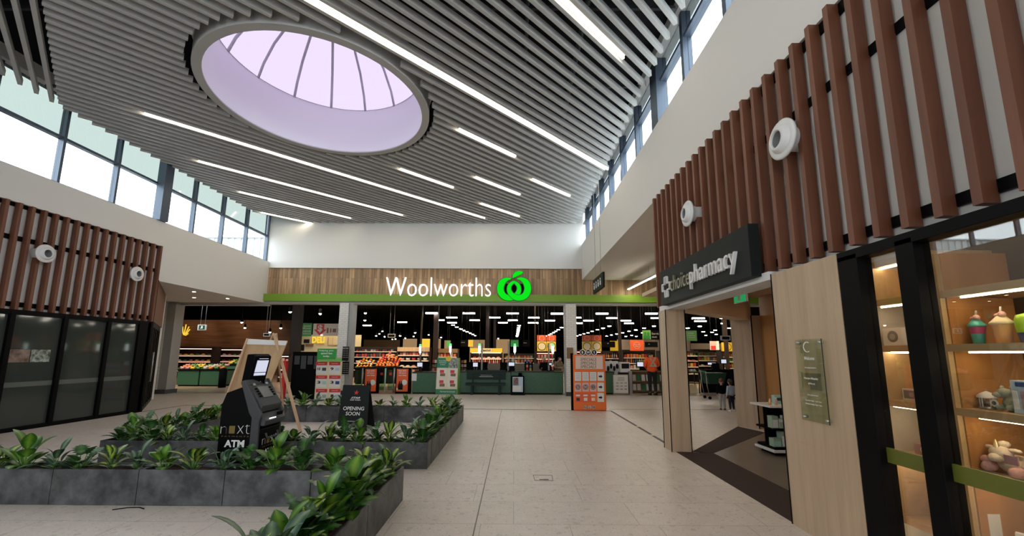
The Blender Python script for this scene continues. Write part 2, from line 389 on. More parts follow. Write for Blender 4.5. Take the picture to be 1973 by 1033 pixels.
    def build(self, name, mats, parent=None, bevel=0):
        o = bpy.data.objects.new(name, self.mesh(name, mats)); COL.objects.link(o)
        if parent: o.parent = parent
        else: o.location = self.o
        if bevel:
            b = o.modifiers.new('edge', 'BEVEL'); b.width = bevel; b.segments = 2; b.limit_method = 'ANGLE'
        return o


def tag(o, label, cat, group=None, kind=None):
    o['label'] = label; o['category'] = cat
    if group: o['group'] = group
    if kind: o['kind'] = kind
    return o


def thing(name, label, cat, loc=(0, 0, 0), rz=0, group=None):
    o = bpy.data.objects.new(name, None); COL.objects.link(o); o.location = loc; o.rotation_euler = (0, 0, rz)
    o.empty_display_size = 0.1
    return tag(o, label, cat, group)


def struct(name, mb, mats, parent=None, bevel=0, label=None):
    o = mb.build(name, mats, parent, bevel)
    if parent is None:
        o['kind'] = 'structure'
        if label: o['label'] = label
    return o


def copy_tree(o, parent=None):
    c = o.copy(); COL.objects.link(c); c.parent = parent
    for ch in o.children: copy_tree(ch, c)
    return c


def text_data(s, o, u, w, height=None, width=None, depth=0.01, bold=0.0, align='CENTER', shear=0.0, spacing=1.0, line=1.0):
    """flat or extruded writing as mesh data; o = centre of the text, u right, w up (unit vectors)"""
    cu = bpy.data.curves.new('writing', 'FONT'); cu.body = s; cu.size = 1; cu.extrude = 0.5; cu.offset = bold; cu.shear = shear
    cu.align_x = align; cu.space_character = spacing; cu.resolution_u = 3; cu.space_line = line
    ob = bpy.data.objects.new('writing', cu); COL.objects.link(ob)
    dg = bpy.context.evaluated_depsgraph_get(); dg.update()
    me = bpy.data.meshes.new_from_object(ob.evaluated_get(dg)); bpy.data.objects.remove(ob); bpy.data.curves.remove(cu)
    xs = [v.co.x for v in me.vertices]; ys = [v.co.y for v in me.vertices]
    w0, w1, h0, h1 = min(xs), max(xs), min(ys), max(ys); sx = sy = None
    if height: sy = height / (h1 - h0)
    if width: sx = width / (w1 - w0)
    sx = sx or sy; sy = sy or sx
    o, u, w = Vector(o), Vector(u).normalized(), Vector(w).normalized(); n = u.cross(w)
    for v in me.vertices:
        x = (v.co.x - (w0 + w1) / 2) * sx; y = (v.co.y - (h0 + h1) / 2) * sy; z = (v.co.z + 0.5) * depth
        v.co = o + u * x + w * y + n * z
    return me


def text(s, o, u, w, m, parent, name='lettering', off=(0, 0, 0), **kw):
    me = text_data(s, Vector(o) - Vector(off), u, w, **kw); me.materials.clear(); me.materials.append(m)
    ob = bpy.data.objects.new(name, me); COL.objects.link(ob)
    if parent: ob.parent = parent
    return ob


XV, YV, ZV = Vector((1, 0, 0)), Vector((0, 1, 0)), Vector((0, 0, 1))

# ================================================================== THE SETTING
YB = 16.6           # face of the supermarket front
struct('floor', MB().box(-19, 14, -10, 16.7, -0.12, 0), M['floor'])
struct('floor', MB().box(-30, 34, 16.7, 64, -0.12, -0.002), M['store_floor'])
struct('trim_1', MB().box(-0.366, -0.354, -10, 12.45, -0.01, 0.0015), mat('floor_joint_sealant', (0.20, 0.18, 0.16), 0.6))
tr = MB(); tr.hexa([(-10.05, 12.87, -.01), (2.8, 12.17, -.01), (2.8, 12.23, -.01), (-10.05, 12.93, -.01)], [(-10.05, 12.87, .003), (2.8, 12.17, .003), (2.8, 12.23, .003), (-10.05, 12.93, .003)])
tr.box(-10.08, -10.03, 11.46, 12.9, -.01, .003); tr.box(2.745, 2.805, 7.55, 12.2, -.01, .003)
tr.hexa([(2.8, 12.5, -.01), (11, 12.8, -.01), (11, 12.83, -.01), (2.8, 12.53, -.01)], [(2.8, 12.5, .002), (11, 12.8, .002), (11, 12.83, .002), (2.8, 12.53, .002)])
struct('trim_2', tr, M['dark_strip'])
tb = MB()
for y in (9.55, 8.55): tb.box(2.745, 2.805, y, y + 0.12, 0.002, 0.006)
for x in (-7.6, -2.1, 1.1): tb.box(x, x + 0.16, 12.91 - (x + 10.05) * .0545 - .05, 12.91 - (x + 10.05) * .0545 - .01, 0.002, 0.006)
struct('trim_3', tb, M['brass'])

# side walls
struct('wall_left', MB().box(-10.4, -10.1, -10, 16.7, 4.6, 5.3).box(-10.4, -10.1, 11.47, 16.7, 3.6, 4.6).box(-10.4, -10.1, -10, 16.7, 7.35, 8.0), M['white'])
struct('wall_right', MB().box(2.75, 3.05, -10, 16.7, 4.6, 6.04).box(2.75, 3.05, -10, 16.7, 7.42, 8.0), M['white'])
struct('wall_back', MB().box(-10.4, 3.05, 16.55, 16.8, 5.05, 8.0), M['white_wall'])
struct('wall_end', MB().box(-19, -10.1, -10.2, -10, 0, 8.0).box(2.75, 14, -10.2, -10, 0, 8.0).box(-10.1, 2.75, -10.2, -10, 6.9, 8.0), M['white'])
ef = MB()  # unseen glazing added to the end wall to throw frontal daylight into the mall
for k in range(10): ef.box(-10.1 + k * 1.42, -10.02 + k * 1.42, -10.15, -10.05, 0, 6.9)
ef.box(-10.1, 2.75, -10.15, -10.05, 2.9, 3.0)
w = struct('window_95', ef, M['frame_blue'])
struct('pane', MB().box(-10.1, 2.75, -10.11, -10.10, 0, 6.9), M['added_end_glass'], w)
portal('daylight_portal_added_end', (-3.7, -9.95, 3.45), (R(-90), 0, 0), 12.6, 6.8)
struct('ceiling', MB().box(-10.4, 3.05, -10, 16.8, 7.9, 8.1).box(-10.35, 3.0, -10, 16.6, 7.895, 7.9), M['ceil_deck']) if False else None
CX, CY, CR = -4.2, 8.28, 2.27   # the round skylight
deck = MB()
# deck with a round hole for the skylight
n = 48
ring = [(CX + 2.3 * math.cos(2 * math.pi * k / n), CY + 2.3 * math.sin(2 * math.pi * k / n)) for k in range(n)]
sq = []
for x, y in ring:
    dx, dy = x - CX, y - CY; s = 2.9 / max(abs(dx), abs(dy)); sq.append((CX + dx * s, CY + dy * s))
for k in range(n):
    k2 = (k + 1) % n
    deck.hexa([(*ring[k], 7.62), (*sq[k], 7.62), (*sq[k2], 7.62), (*ring[k2], 7.62)], [(*ring[k], 7.75), (*sq[k], 7.75), (*sq[k2], 7.75), (*ring[k2], 7.75)])
deck.box(-10.4, CX - 2.9, -10, 16.8, 7.62, 7.75).box(CX + 2.9, 3.05, -10, 16.8, 7.62, 7.75).box(CX - 2.9, CX + 2.9, -10, CY - 2.9, 7.62, 7.75).box(CX - 2.9, CX + 2.9, CY + 2.9, 16.8, 7.62, 7.75)
ceiling = struct('ceiling', deck, M['ceil_deck'])
# ceiling slats: two fields meeting on a diagonal
SQ = math.sqrt(2)


def slat_spans(c):
    lo = max(c - 20.12, -16 - c + 0.0, -1.72); hi = min(c + 5.24, 33.0 - c)
    if hi - lo < 0.1: return []
    dc = abs(c - (CY - CX)) / SQ
    if dc < CR + 0.12:
        h = math.sqrt((CR + 0.12) ** 2 - dc ** 2) * SQ; sc = CX + CY; a, b = sc - h, sc + h
        return [(p, q) for p, q in ((lo, min(hi, a)), (max(lo, b), hi)) if q - p > 0.15]
    return [(lo, hi)]


sl = MB(); DC = 0.32; C0 = 8.72 + DC / 2
led_slots = {}
for k in range(-62, 52):
    c = C0 + k * DC
    for lo, hi in slat_spans(c):
        sl.bar(((lo - c) / 2, (lo + c) / 2, 7.01), ((hi - c) / 2, (hi + c) / 2, 7.01), 0.064, 0.12)
for k in range(0, 40):
    s = -1.86 - k * 0.29
    lo, hi = max(-20.2 - s + 0.0, 0), 0
    # slats at right angles: x + y = s
    xa = -10.05; ya = s - xa
    yb = -9.9; xb = s - yb
    if xb > 2.6: xb = 2.6; yb = s - xb
    if ya < -9.9: break
    sl.bar((xa, ya, 7.01), (xb, yb, 7.01), 0.064, 0.12)
struct('slats', sl, M['slat'], ceiling)
# carrier rails and services above the slats
sv = MB()
for y in range(-8, 17, 2): sv.bar((-10, y, 7.2), (2.6, y, 7.2), 0.05, 0.05) if not (5.5 < y < 11) else (sv.bar((-10, y, 7.2), (-7.0, y, 7.2), 0.05, 0.05), sv.bar((-1.5, y, 7.2), (2.6, y, 7.2), 0.05, 0.05))
sv.tube([(1.2, -9, 7.42), (1.2, 16.4, 7.42)], 0.05); sv.tube([(-9, 4.4, 7.4), (2.5, 4.4, 7.4)], 0.06); sv.tube([(0.2, -9, 7.4), (0.2, 16.4, 7.4)], 0.03)
struct('ceiling_services', sv, M['pipe'], ceiling)

# skylight
rim = MB(); rim.lathe([(2.12, 6.93), (2.28, 6.93), (2.28, 7.4)], 72, (CX, CY, 0))
rim.lathe([(2.12, 6.93), (2.12, 6.96)], 72, (CX, CY, 0))
sky = thing('skylight', 'large round skylight with lavender panes and grey ribs in the slatted ceiling', 'skylight', (CX, CY, 6.93)); O = (CX, CY, 6.93)
rm = MB(O); rm.v = [v - Vector(O) for v in rim.v]; rm.f = rim.f; rm.m = rim.m; rm.smooth = [False] * len(rim.f)
rm.build('rim', M['rim'], sky)
dr = MB(O); dr.lathe([(2.12, 6.95), (2.12, 8.15)], 72, (CX, CY, 0)); dr.lathe([(2.34, 8.2), (2.34, 7.6)], 72, (CX, CY, 0)); dr.lathe([(2.34, 7.61), (2.24, 7.4), (2.24, 7.1)], 72, (CX, CY, 0)); dr.lathe([(2.10, 8.15), (2.36, 8.18)], 72, (CX, CY, 0))
dr.build('drum', M['drum'], sky)
NR = 15
prof = [(2.16, 8.15), (2.02, 8.50), (1.72, 8.95), (1.28, 9.35), (0.75, 9.63), (0.25, 9.75), (0.001, 9.77)]
gl = MB(O); gl.lathe(prof, 60, (CX, CY, 0)); gl.build('pane', M['lav'], sky)
for k in range(NR):
    a = R(183.2 - 24 * k); rb = MB(O)
    rb.tube([(CX + (r_ - 0.03) * math.cos(a), CY + (r_ - 0.03) * math.sin(a), z - 0.01) for r_, z in prof[:-1]], 0.032, 6)
    rb.build('rib', M['rib'], sky)
hub = MB(O); hub.lathe([(0.001, 9.68), (0.3, 9.66), (0.3, 9.74)], 24, (CX, CY, 0)); hub.build('hub', M['rib'], sky)

# clerestory windows, left
posts = [11.3 + 1.3 * k for k in range(-15, 5)]
for i in range(len(posts) - 1):
    y0, y1 = posts[i], min(posts[i + 1], 16.52)
    fr = MB(); fr.box(-10.34, -10.2, y0 - 0.03, y0 + 0.03, 5.3, 7.35).box(-10.34, -10.22, y0, y1, 6.36, 6.42).box(-10.34, -10.16, y0, y1, 5.3, 5.33)
    if i == len(posts) - 2: fr.box(-10.34, -10.2, 16.5, 16.56, 5.3, 7.35)
    w = struct('window_%d' % (i + 1), fr, M['frame_blue'])
    struct('lower_pane', MB().box(-10.29, -10.28, y0 + 0.03, y1 - 0.03, 5.33, 6.36), M['day'], w)
    struct('upper_pane', MB().box(-10.29, -10.28, y0 + 0.03, y1 - 0.03, 6.42, 7.35), M['frit'], w)
struct('column_left', MB().box(-10.2, -10.0, 11.14, 11.42, 5.3, 7.62).box(-10.2, -10.0, 3.3, 3.58, 5.3, 7.62), M['frame_blue'])
postr = [7.7 + 1.36 * k for k in range(-12, 8)]
for i in range(len(postr) - 1):
    y0, y1 = postr[i], min(postr[i + 1], 16.52)
    fr = MB(); fr.box(2.82, 2.98, y0 - 0.05, y0 + 0.05, 6.04, 7.42).box(2.84, 2.98, y0, y1, 6.04, 6.07).box(2.84, 2.98, y0, y1, 6.92, 6.98)
    w = struct('window_%d' % (i + 40), fr, M['frame_blue'])
    struct('pane', MB().box(2.9, 2.91, y0 + 0.05, y1 - 0.05, 6.07, 6.92), M['day'], w)
    struct('pane', MB().box(2.9, 2.91, y0 + 0.05, y1 - 0.05, 6.98, 7.42), M['dimg'], w)
struct('column_right', MB().box(2.76, 2.98, 7.42, 7.78, 6.04, 7.62).box(2.76, 2.98, 0.6, 0.96, 6.04, 7.62), M['frame_blue'])
# roof edge of the supermarket seen through the left windows
pa = MB()
x = -26.0
while x < -10.5: pa.box(x, x + 0.14, 18.0, 18.06, 5.3, 6.72); pa.box(x + 0.14, x + 0.30, 18.03, 18.08, 5.3, 6.72); x += 0.30
pa.box(-26, -10.5, 17.95, 18.1, 6.72, 6.78); struct('wall_roof_parapet', pa, M['parapet'])

# slabs that close the side areas
struct('ceiling_left_soffit', MB().box(-19, -10.4, 11.2, 16.7, 3.6, 3.75), M['white'])
struct('ceiling_left_shop', MB().box(-19, -10.4, -10, 11.6, 4.62, 4.8), M['matt_black'])
struct('ceiling_right_soffit', MB().box(3.05, 14, -10, 16.7, 4.6, 4.78), M['white'])
struct('wall_corridor_right', MB().box(13.8, 14, -10, 16.7, 0, 4.6), M['white'])
struct('wall_corridor_left', MB().box(-19, -18.8, -10, 16.7, 0, 4.7), M['white'])

# supermarket front
struct('wall_timber_fascia', MB().box(-10.1, 14, YB, 16.8, 3.95, 5.05), M['fascia'])
struct('trim_4', MB().box(-10.1, 2.75, 16.53, 16.56, 5.05, 5.07), M['white'])
struct('trim_5', MB().box(-10.25, 14, 16.38, 16.7, 3.66, 3.95), M['green'])
struct('trim_6', MB().box(-13.7, 14, 16.5, 16.9, 3.56, 3.66).box(-13.7, -10.1, 16.6, 16.9, 3.5, 3.6), M['rim'])
for nm, x0, x1 in (('column_1', -6.98, -6.62), ('column_2', 2.03, 2.44)):
    c_ = struct(nm, MB().box(x0, x1, 16.35, 16.85, 0.16, 3.58), M['brick'])
    struct('base', MB().box(x0 - .02, x1 + .02, 16.32, 16.88, 0, 0.16), M['grey'], c_)
c_ = struct('column_3', MB().box(-14.6, -13.9, 16.3, 16.8, 0.16, 3.6), M['brick']); struct('base', MB().box(-14.65, -13.5, 16.26, 16.85, 0, 0.16), M['grey'], c_)
struct('wall_brick_left', MB().box(-18.8, -14.6, 16.45, 16.8, 0, 3.6), M['brick'])
jm = MB(); jm.box(-6.60, -6.45, 16.4, 16.8, 0, 3.56).box(-13.88, -13.55, 16.35, 16.8, 0, 3.56).box(2.0, 2.03, 16.4, 16.8, 0, 3.56).box(2.44, 2.47, 16.4, 16.8, 0, 3.56)
struct('trim_7', jm, M['lgrey'])
# supermarket hall
st = MB(); st.box(-30.2, -30, 16.7, 64, 0, 5.4).box(34, 34.2, 16.7, 64, 0, 5.4).box(-30, 34, 64, 64.2, 0, 5.4).box(14, 34, 16.6, 16.7, 0, 5.4).box(-30, -18.8, 16.6, 16.7, 0, 5.4)
struct('wall_store', st, M['store_deck'])
struct('ceiling_store', MB().box(-30.2, 34.2, 16.9, 64, 5.3, 5.5), M['store_deck'])
bw = struct('wall_store_timber', MB().box(-30, -16.2, 30.0, 30.2, 0, 3.95), M['brown_wood'])

# ------------------------------------------------------------------ slatted timber shopfronts


def battens(x0, x1, ya, yb, zs, O):
    b = MB(O)
    for z0, z1 in zs: b.box(x0, x1, ya, yb, z0, z1)
    return b


O = (-10.1, 4, 0)
lc = thing('slatted_shopfront', 'timber slatted shopfront band over the dark filmed windows of the unlet shop', 'cladding', O)
MB(O).box(-10.3, -10.19, -4, 11.44, 2.42, 4.6).build('backing', M['white'], lc)
battens(-10.2, -10.17, -4, 11.44, ((2.5, 2.6), (3.84, 3.94), (4.52, 4.6)), O).build('batten', M['black'], lc)
s_ = MB(O); y = 11.41
while y > -4: s_.box(-10.17, -10.07, y - 0.03, y + 0.03, 2.44, 4.6); y -= 0.226
s_.build('slats', M['merbau'], lc)
MB(O).hexa([(-10.3, 11.40, 2.44), (-10.07, 11.46, 2.44), (-12.3, 14.35, 2.44), (-12.5, 14.2, 2.44)], [(-10.3, 11.40, 3.62), (-10.07, 11.46, 3.62), (-12.3, 14.35, 3.62), (-12.5, 14.2, 3.62)]).build('side_boards', M['merbau'], lc)
# its glazing
g_ = MB(); g_.box(-10.2, -10.08, -4, 11.46, 2.34, 2.44).box(-10.2, -10.08, -4, 11.46, 0, 0.08)
yy = [11.35, 10.23, 9.22, 8.22, 7.15, 6.1, 5.05, 4.0, 2.95, 1.9, 0.85, -0.2, -1.25, -2.3, -3.35]
for y in yy: g_.box(-10.22, -10.07, y - 0.045, y + 0.045, 0.05, 2.4)
g_.box(-10.22, -10.07, 11.05, 11.46, 0, 2.4)
w = struct('window_90', g_, M['black'])
struct('pane', MB().box(-10.16, -10.13, -4, 11.3, 0.08, 2.36), M['film'], w)
struct('band', MB().box(-10.128, -10.126, -4, 11.1, 0.88, 0.98), mat('frosted_band', (0.10, 0.115, 0.10), 0.4), w)
dd = MB(); P0, P1 = Vector((-10.09, 11.47, 0)), Vector((-12.3, 14.3, 0)); dv = (P1 - P0)
nrm = Vector((-dv.y, dv.x, 0)).normalized() * 0.08
def side_box(t0, t1, z0, z1, out=0.0):
    a, b = P0 + dv * t0 - nrm * out, P0 + dv * t1 - nrm * out
    dd.hexa([a + ZV * z0, b + ZV * z0, b + nrm + ZV * z0, a + nrm + ZV * z0], [a + ZV * z1, b + ZV * z1, b + nrm + ZV * z1, a + nrm + ZV * z1])
for t0, t1 in ((0, .06), (.14, .20), (.30, .36), (.50, .56), (.74, .80), (.94, 1)): side_box(t0, t1, 0, 2.44, 0.02)
side_box(0, 1, 2.3, 2.44); side_box(0, 1, 0, 0.1)
d_ = struct('door_1', dd, M['black'])
pn = MB(); a, b = P0 + nrm * .5, P1 + nrm * .5; pn.slab(a + ZV * .1, b + ZV * .1, b + ZV * 2.3, a + ZV * 2.3, 0.02); struct('pane', pn, M['film'], d_)
struct('door_handle', MB().tube([P0 + dv * .25 - nrm * .6 + ZV * 0.75, P0 + dv * .25 - nrm * .6 + ZV * 1.6], 0.02), M['steel'], d_)
struct('wall_shop_left', MB().box(-10.4, -10.25, -10, -4, 0, 4.6).box(-12.7, -10.35, 11.2, 11.4, 2.45, 4.62).box(-18.8, -12.4, 14.3, 14.5, 0, 3.6), M['white'])
ph = MB((-10.11, 8.7, 1.5))
pt = thing('photo_poster', 'brown and foliage landscape photo pair stuck on the dark shop glass', 'poster', (-10.11, 8.7, 1.5)); 
MB((-10.11, 8.7, 1.5)).box(-10.124, -10.118, 8.28, 8.66, 1.38, 1.64).build('brown_photo', M['photo_brown'], pt)
MB((-10.11, 8.7, 1.5)).box(-10.124, -10.118, 8.68, 9.04, 1.38, 1.64).build('foliage_photo', M['photo_grey'], pt)

O = (2.75, 2, 0)
rc = thing('slatted_shopfront', 'tall red brown timber slats above the pharmacy entry and shop window', 'cladding', O)
MB(O).box(2.80, 2.95, -4, 7.70, 2.44, 4.6).build('backing', M['white'], rc)
battens(2.775, 2.80, -4, 7.7, ((2.53, 2.61), (3.93, 4.01), (4.5, 4.6)), O).build('batten', M['black'], rc)
s_ = MB(O); y = 7.69
while y > -4: s_.box(2.68, 2.78, y - 0.028, y + 0.028, 2.47, 4.6); y -= 0.2245
s_.build('slats', M['merbau'], rc)

# ------------------------------------------------------------------ pharmacy shell
pl = MB(); pl.box(2.63, 2.96, 7.18, 7.52, 0, 2.38); p1 = struct('pillar_1', pl, M['oak'], bevel=0.006)
el = MB()
for x, y in ((2.628, 7.178), (2.962, 7.178), (2.628, 7.522)): el.box(x - .006, x + .006, y - .006, y + .006, 0, 2.38)
struct('corner_trim', el, M['matt_black'], p1)
O5 = (2.7, 3.8, 0)
pw = MB(); z = 0
for z0, z1 in ((0, 0.797), (0.803, 1.607), (1.613, 2.44)): pw.box(2.68, 2.95, 3.375, 4.25, z0, z1)
pw.box(2.682, 2.948, 3.378, 4.248, 0, 2.44)
struct('wall_pharmacy_panel', pw, M['oak'])
struct('corner_trim', MB().box(2.675, 2.69, 4.25, 4.262, 0, 2.44), M['matt_black'])['kind'] = 'structure'
struct('lintel_front', MB().box(2.66, 2.97, 4.26, 7.55, 2.38, 2.47), M['white'])
A0, A1 = Vector((2.98, 7.22, 0)), Vector((5.42, 9.46, 0)); dA = (A1 - A0).normalized(); nA = Vector((-dA.y, dA.x, 0))
hd = MB(); hd.hexa([A0 + ZV * 2.4, A1 + ZV * 2.4, A1 + nA * .35 + ZV * 2.4, A0 + nA * .35 + ZV * 2.4], [A0 + ZV * 4.6, A1 + ZV * 4.6, A1 + nA * .35 + ZV * 4.6, A0 + nA * .35 + ZV * 4.6])
struct('lintel_side', hd, M['tan'])
struct('ceiling_pharmacy', MB().box(2.95, 11, -3, 9.46, 2.92, 3.0), M['tan'])
b2 = MB(); q0, q1 = A1 - dA * .05, A1 + Vector((0.62, 0.02, 0))
b2.hexa([(5.06, 9.70, 0), (5.40, 9.44, 0), (5.9, 9.5, 0), (5.5, 9.95, 0)], [(5.06, 9.70, 2.5), (5.40, 9.44, 2.5), (5.9, 9.5, 2.5), (5.5, 9.95, 2.5)])
p2 = struct('pillar_2', b2, M['oak'])
struct('corner_trim', MB().box(5.39, 5.41, 9.425, 9.44, 0, 2.5), M['matt_black'], p2)
struct('wall_pharmacy_back', MB().box(5.62, 11, 9.3, 9.45, 0, 4.6).box(10.9, 11, -3, 9.4, 0, 4.6).box(2.95, 11, -3.1, -3, 0, 4.6), M['orange_wood'])
struct('wall_pharmacy_return', MB().box(5.58, 5.68, 8.9, 9.3, 0, 2.92), M['orange_wood'])
dk = MB(); dk.box(6.1, 6.11, 9.27, 9.3, 0, 2.1).box(6.1, 7.0, 9.27, 9.3, 2.1, 2.11).box(7.0, 7.01, 9.27, 9.3, 0, 2.1)
struct('door_2', MB().box(6.11, 7.0, 9.285, 9.3, 0, 2.1), M['orange_wood']); struct('trim_8', dk, M['brown'])
# floor finishes
fm = MB(); fm.hexa([(2.70, 4.24, 0), (3.28, 4.24, 0), (3.28, 7.10, 0), (2.70, 7.20, 0)], [(2.70, 4.24, .006), (3.28, 4.24, .006), (3.28, 7.10, .006), (2.70, 7.20, .006)])
fm.hexa([(2.97, 7.2, 0), (3.28, 7.1, 0), (5.25, 8.97, 0), (5.05, 9.68, 0)], [(2.97, 7.2, .006), (3.28, 7.1, .006), (5.25, 8.97, .006), (5.05, 9.68, .006)])
struct('floor_entry_mat', fm, M['entry_mat'])
struct('floor_pharmacy', MB().hexa([(3.28, -3, 0), (11, -3, 0), (11, 9.3, 0), (5.4, 9.3, 0)], [(3.28, -3, .004), (11, -3, .004), (11, 9.3, .004), (5.4, 9.3, .004)]).hexa([(3.28, -3, 0), (5.4, 9.3, 0), (5.25, 8.97, 0), (3.28, 7.1, 0)], [(3.28, -3, .004), (5.4, 9.3, .004), (5.25, 8.97, .004), (3.28, 7.1, .004)]), M['pharm_floor'])
# shop window
wf = MB(); wf.box(2.68, 2.80, 3.18, 3.37, 0, 2.40).box(2.68, 2.80, 2.72, 2.85, 0, 2.40).box(2.68, 2.80, 1.30, 1.42, 0, 2.4).box(2.68, 2.80, -1.0, -.88, 0, 2.4).box(2.68, 2.80, -4, 3.37, 2.36, 2.44).box(2.68, 2.8, -4, 3.37, 0, 0.1)
w = struct('window_91', wf, M['black'], bevel=0.004)
for a, b in ((2.85, 3.18), (1.42, 2.72), (-.88, 1.30)): struct('pane', MB().box(2.75, 2.76, a, b, 0.1, 2.36), M['clear'], w)
for a, b in ((2.85, 3.18), (1.42, 2.72), (-.88, 1.30)): struct('green_band', MB().box(2.735, 2.748, a, b, 0.83, 0.935), M['olive'], w)
struct('wall_window_return', MB().box(2.82, 4.4, 3.93, 4.05, 0, 2.92), mat('warm_white_lining', (0.80, 0.75, 0.66), 0.7))
struct('wall_shop_right', MB().box(2.78, 2.95, -10, -4, 0, 4.6), M['white'])

# ================================================================== CEILING LIGHTS
def rectp(x0, y0, x1, y1, Y):
    a = AY(x0, y1, Y); b = AY(x1, y0, Y); return a.x, b.x, a.z, b.z


leds = [(-8.42, -1.20, 17.04, 'longest glowing ceiling strip, crossing below the skylight from the left windows'), (-8.96, -4.40, 19.92, 'second long ceiling strip nearer the left windows, dimmer toward the back wall'),
        (-9.27, -6.59, 22.48, 'medium ceiling strip close to the left windows near the back wall'), (-9.78, -8.48, 25.04, 'short ceiling strip nearest the corner of left windows and back wall'),
        (-4.9, 2.72, 8.72, 'long bright ceiling strip passing right of the skylight down to the right windows'), (-1.36, 0.01, 10.64, 'short ceiling strip nearest to the right of the skylight'),
        (0.55, 1.88, 11.60, 'short ceiling strip nearest the right hand windows over the fascia'), (-1.2, 0.17, 13.20, 'short ceiling strip in the middle of the cluster above the lit logo'),
        (-3.36, -2.01, 14.80, 'short ceiling strip just below the skylight'), (-1.19, 0.18, 15.44, 'short ceiling strip closest to the white wall above the logo'),
        (-0.6, 1.97, 4.88, 'bright ceiling strip at the top edge of the view beside the right windows')]
for x0, x1, c, lab in leds:
    a, b = Vector((x0, x0 + c, 7.0)), Vector((x1, x1 + c, 7.0)); O = (a + b) / 2
    t = thing('linear_ceiling_light', lab, 'ceiling light', O, 0, 'linear lights set between the ceiling slats')
    MB(O).bar(a + ZV * .03, b + ZV * .03, 0.09, 0.07).build('housing', M['slat'], t)
    MB(O).bar(a - ZV * .03, b - ZV * .03, 0.045, 0.05).build('diffuser', M['led'], t)
for k, (x0, x1, c) in enumerate(((-6, 1.5, 2.0), (-7, 1.0, -1.5), (-6.0, 0.5, -4.5))):   # behind the viewer, same fittings
    a, b = Vector((x0, x0 + c, 7.0)), Vector((x1, x1 + c, 7.0))
    if a.y < -9.8: a = Vector((-9.8 - c, -9.8, 7.0))
    O = (a + b) / 2
    t = thing('linear_ceiling_light', ('ceiling strip %s behind the viewer' % ('first', 'second', 'third')[k]), 'ceiling light', O, 0, 'linear lights set between the ceiling slats')
    MB(O).bar(a + ZV * .03, b + ZV * .03, 0.09, 0.07).build('housing', M['slat'], t); MB(O).bar(a - ZV * .03, b - ZV * .03, 0.055, 0.05).build('diffuser', M['led'], t)

# air nozzles
def nozzle(x, y, z, s, lab):
    O = (x, y, z); t = thing('air_nozzle', lab, 'air nozzle', O, 0, 'round white air nozzles on the slats')
    q = lambda prof: [(r_, s * h) for r_, h in prof]
    b = MB(); b.lathe(q([(0.115, -0.2), (0.115, 0.0), (0.19, 0.0), (0.195, 0.02), (0.18, 0.035), (0.13, 0.025)]), 36, axis='x'); b.build('collar', M['plastic'], t)
    b = MB(); b.lathe(q([(0.135, 0.015), (0.135, 0.04), (0.105, 0.075), (0.085, 0.085), (0.08, 0.07), (0.078, -0.02)]), 36, axis='x'); b.build('ball_jet', M['plastic'], t)
    b = MB(); b.lathe(q([(0.079, 0.06), (0.06, -0.05), (0.001, -0.05)]), 36, axis='x'); b.build('throat', M['throat'], t)


nozzle(2.60, 3.75, 3.67, -1, 'large white round air nozzle on the right slats above the pharmacy window')
nozzle(2.60, 5.95, 3.69, -1, 'white round air nozzle just above the dark pharmacy sign')
nozzle(-9.98, 8.5, 3.66, 1, 'white air nozzle on the left slats, the one closer to the viewer')
nozzle(-9.98, 10.65, 3.64, 1, 'white air nozzle on the left slats, beside the corner')

# ================================================================== SUPERMARKET SIGN
O = (-3.1, 16.5, 4.3)
ws = thing('supermarket_sign', 'lit white supermarket name lettering on the timber fascia', 'sign', O)
x0, x1, z0, z1 = rectp(742, 535, 946, 570.5, 16.36)
text('Woolworths', ((x0 + x1) / 2, 16.45, (z0 + z1) / 2), XV, ZV, M['letter'], ws, 'lettering', O, height=z1 - z0, width=x1 - x0, depth=0.09, bold=-0.016)
O = (0, 16.4, 4.3)
lg = thing('apple_logo', 'glowing green apple shaped logo right of the white letters', 'logo', O)
strk = [(-20, -66, 3), (-48, -63, 11), (-76, -42, 19), (-88, -6, 20.5), (-79, 32, 20), (-52, 55, 18), (-16, 57, 17), (14, 40, 15), (31, 12, 13), (29, -18, 11), (12, -38, 9), (-2, -44, 7)]


def catmull(p, n=5):
    out = []
    for i in range(len(p) - 1):
        a, b, c, d = p[max(i - 1, 0)], p[i], p[i + 1], p[min(i + 2, len(p) - 1)]
        for k in range(n):
            t = k / n; out.append(tuple(0.5 * (2 * b[j] + (c[j] - a[j]) * t + (2 * a[j] - 5 * b[j] + 4 * c[j] - d[j]) * t * t + (3 * b[j] - a[j] - 3 * c[j] + d[j]) * t ** 3) for j in range(len(b))))
    out.append(p[-1]); return out


U = (1 / 3.443) / 795 * 16.4 * 1.045


def ribbon(mb, pts, o, dx, dz, extra, th, mi=0):
    P = [Vector((x, y)) for x, y, _ in pts]; n = len(P); L = []; Rr = []
    for i in range(n):
        d = (P[min(i + 1, n - 1)] - P[max(i - 1, 0)]).normalized(); q = Vector((-d.y, d.x)) * (pts[i][2] + extra); L.append(P[i] + q); Rr.append(P[i] - q)
    W = lambda p, k: Vector((o[0] + p.x * U * dx, o[1] - k * th, o[2] - p.y * U * dz))
    for i in range(n - 1):
        a, b, c, d = L[i], L[i + 1], Rr[i + 1], Rr[i]
        mb.hexa([W(a, 0), W(b, 0), W(c, 0), W(d, 0)], [W(a, 1), W(b, 1), W(c, 1), W(d, 1)], mi)


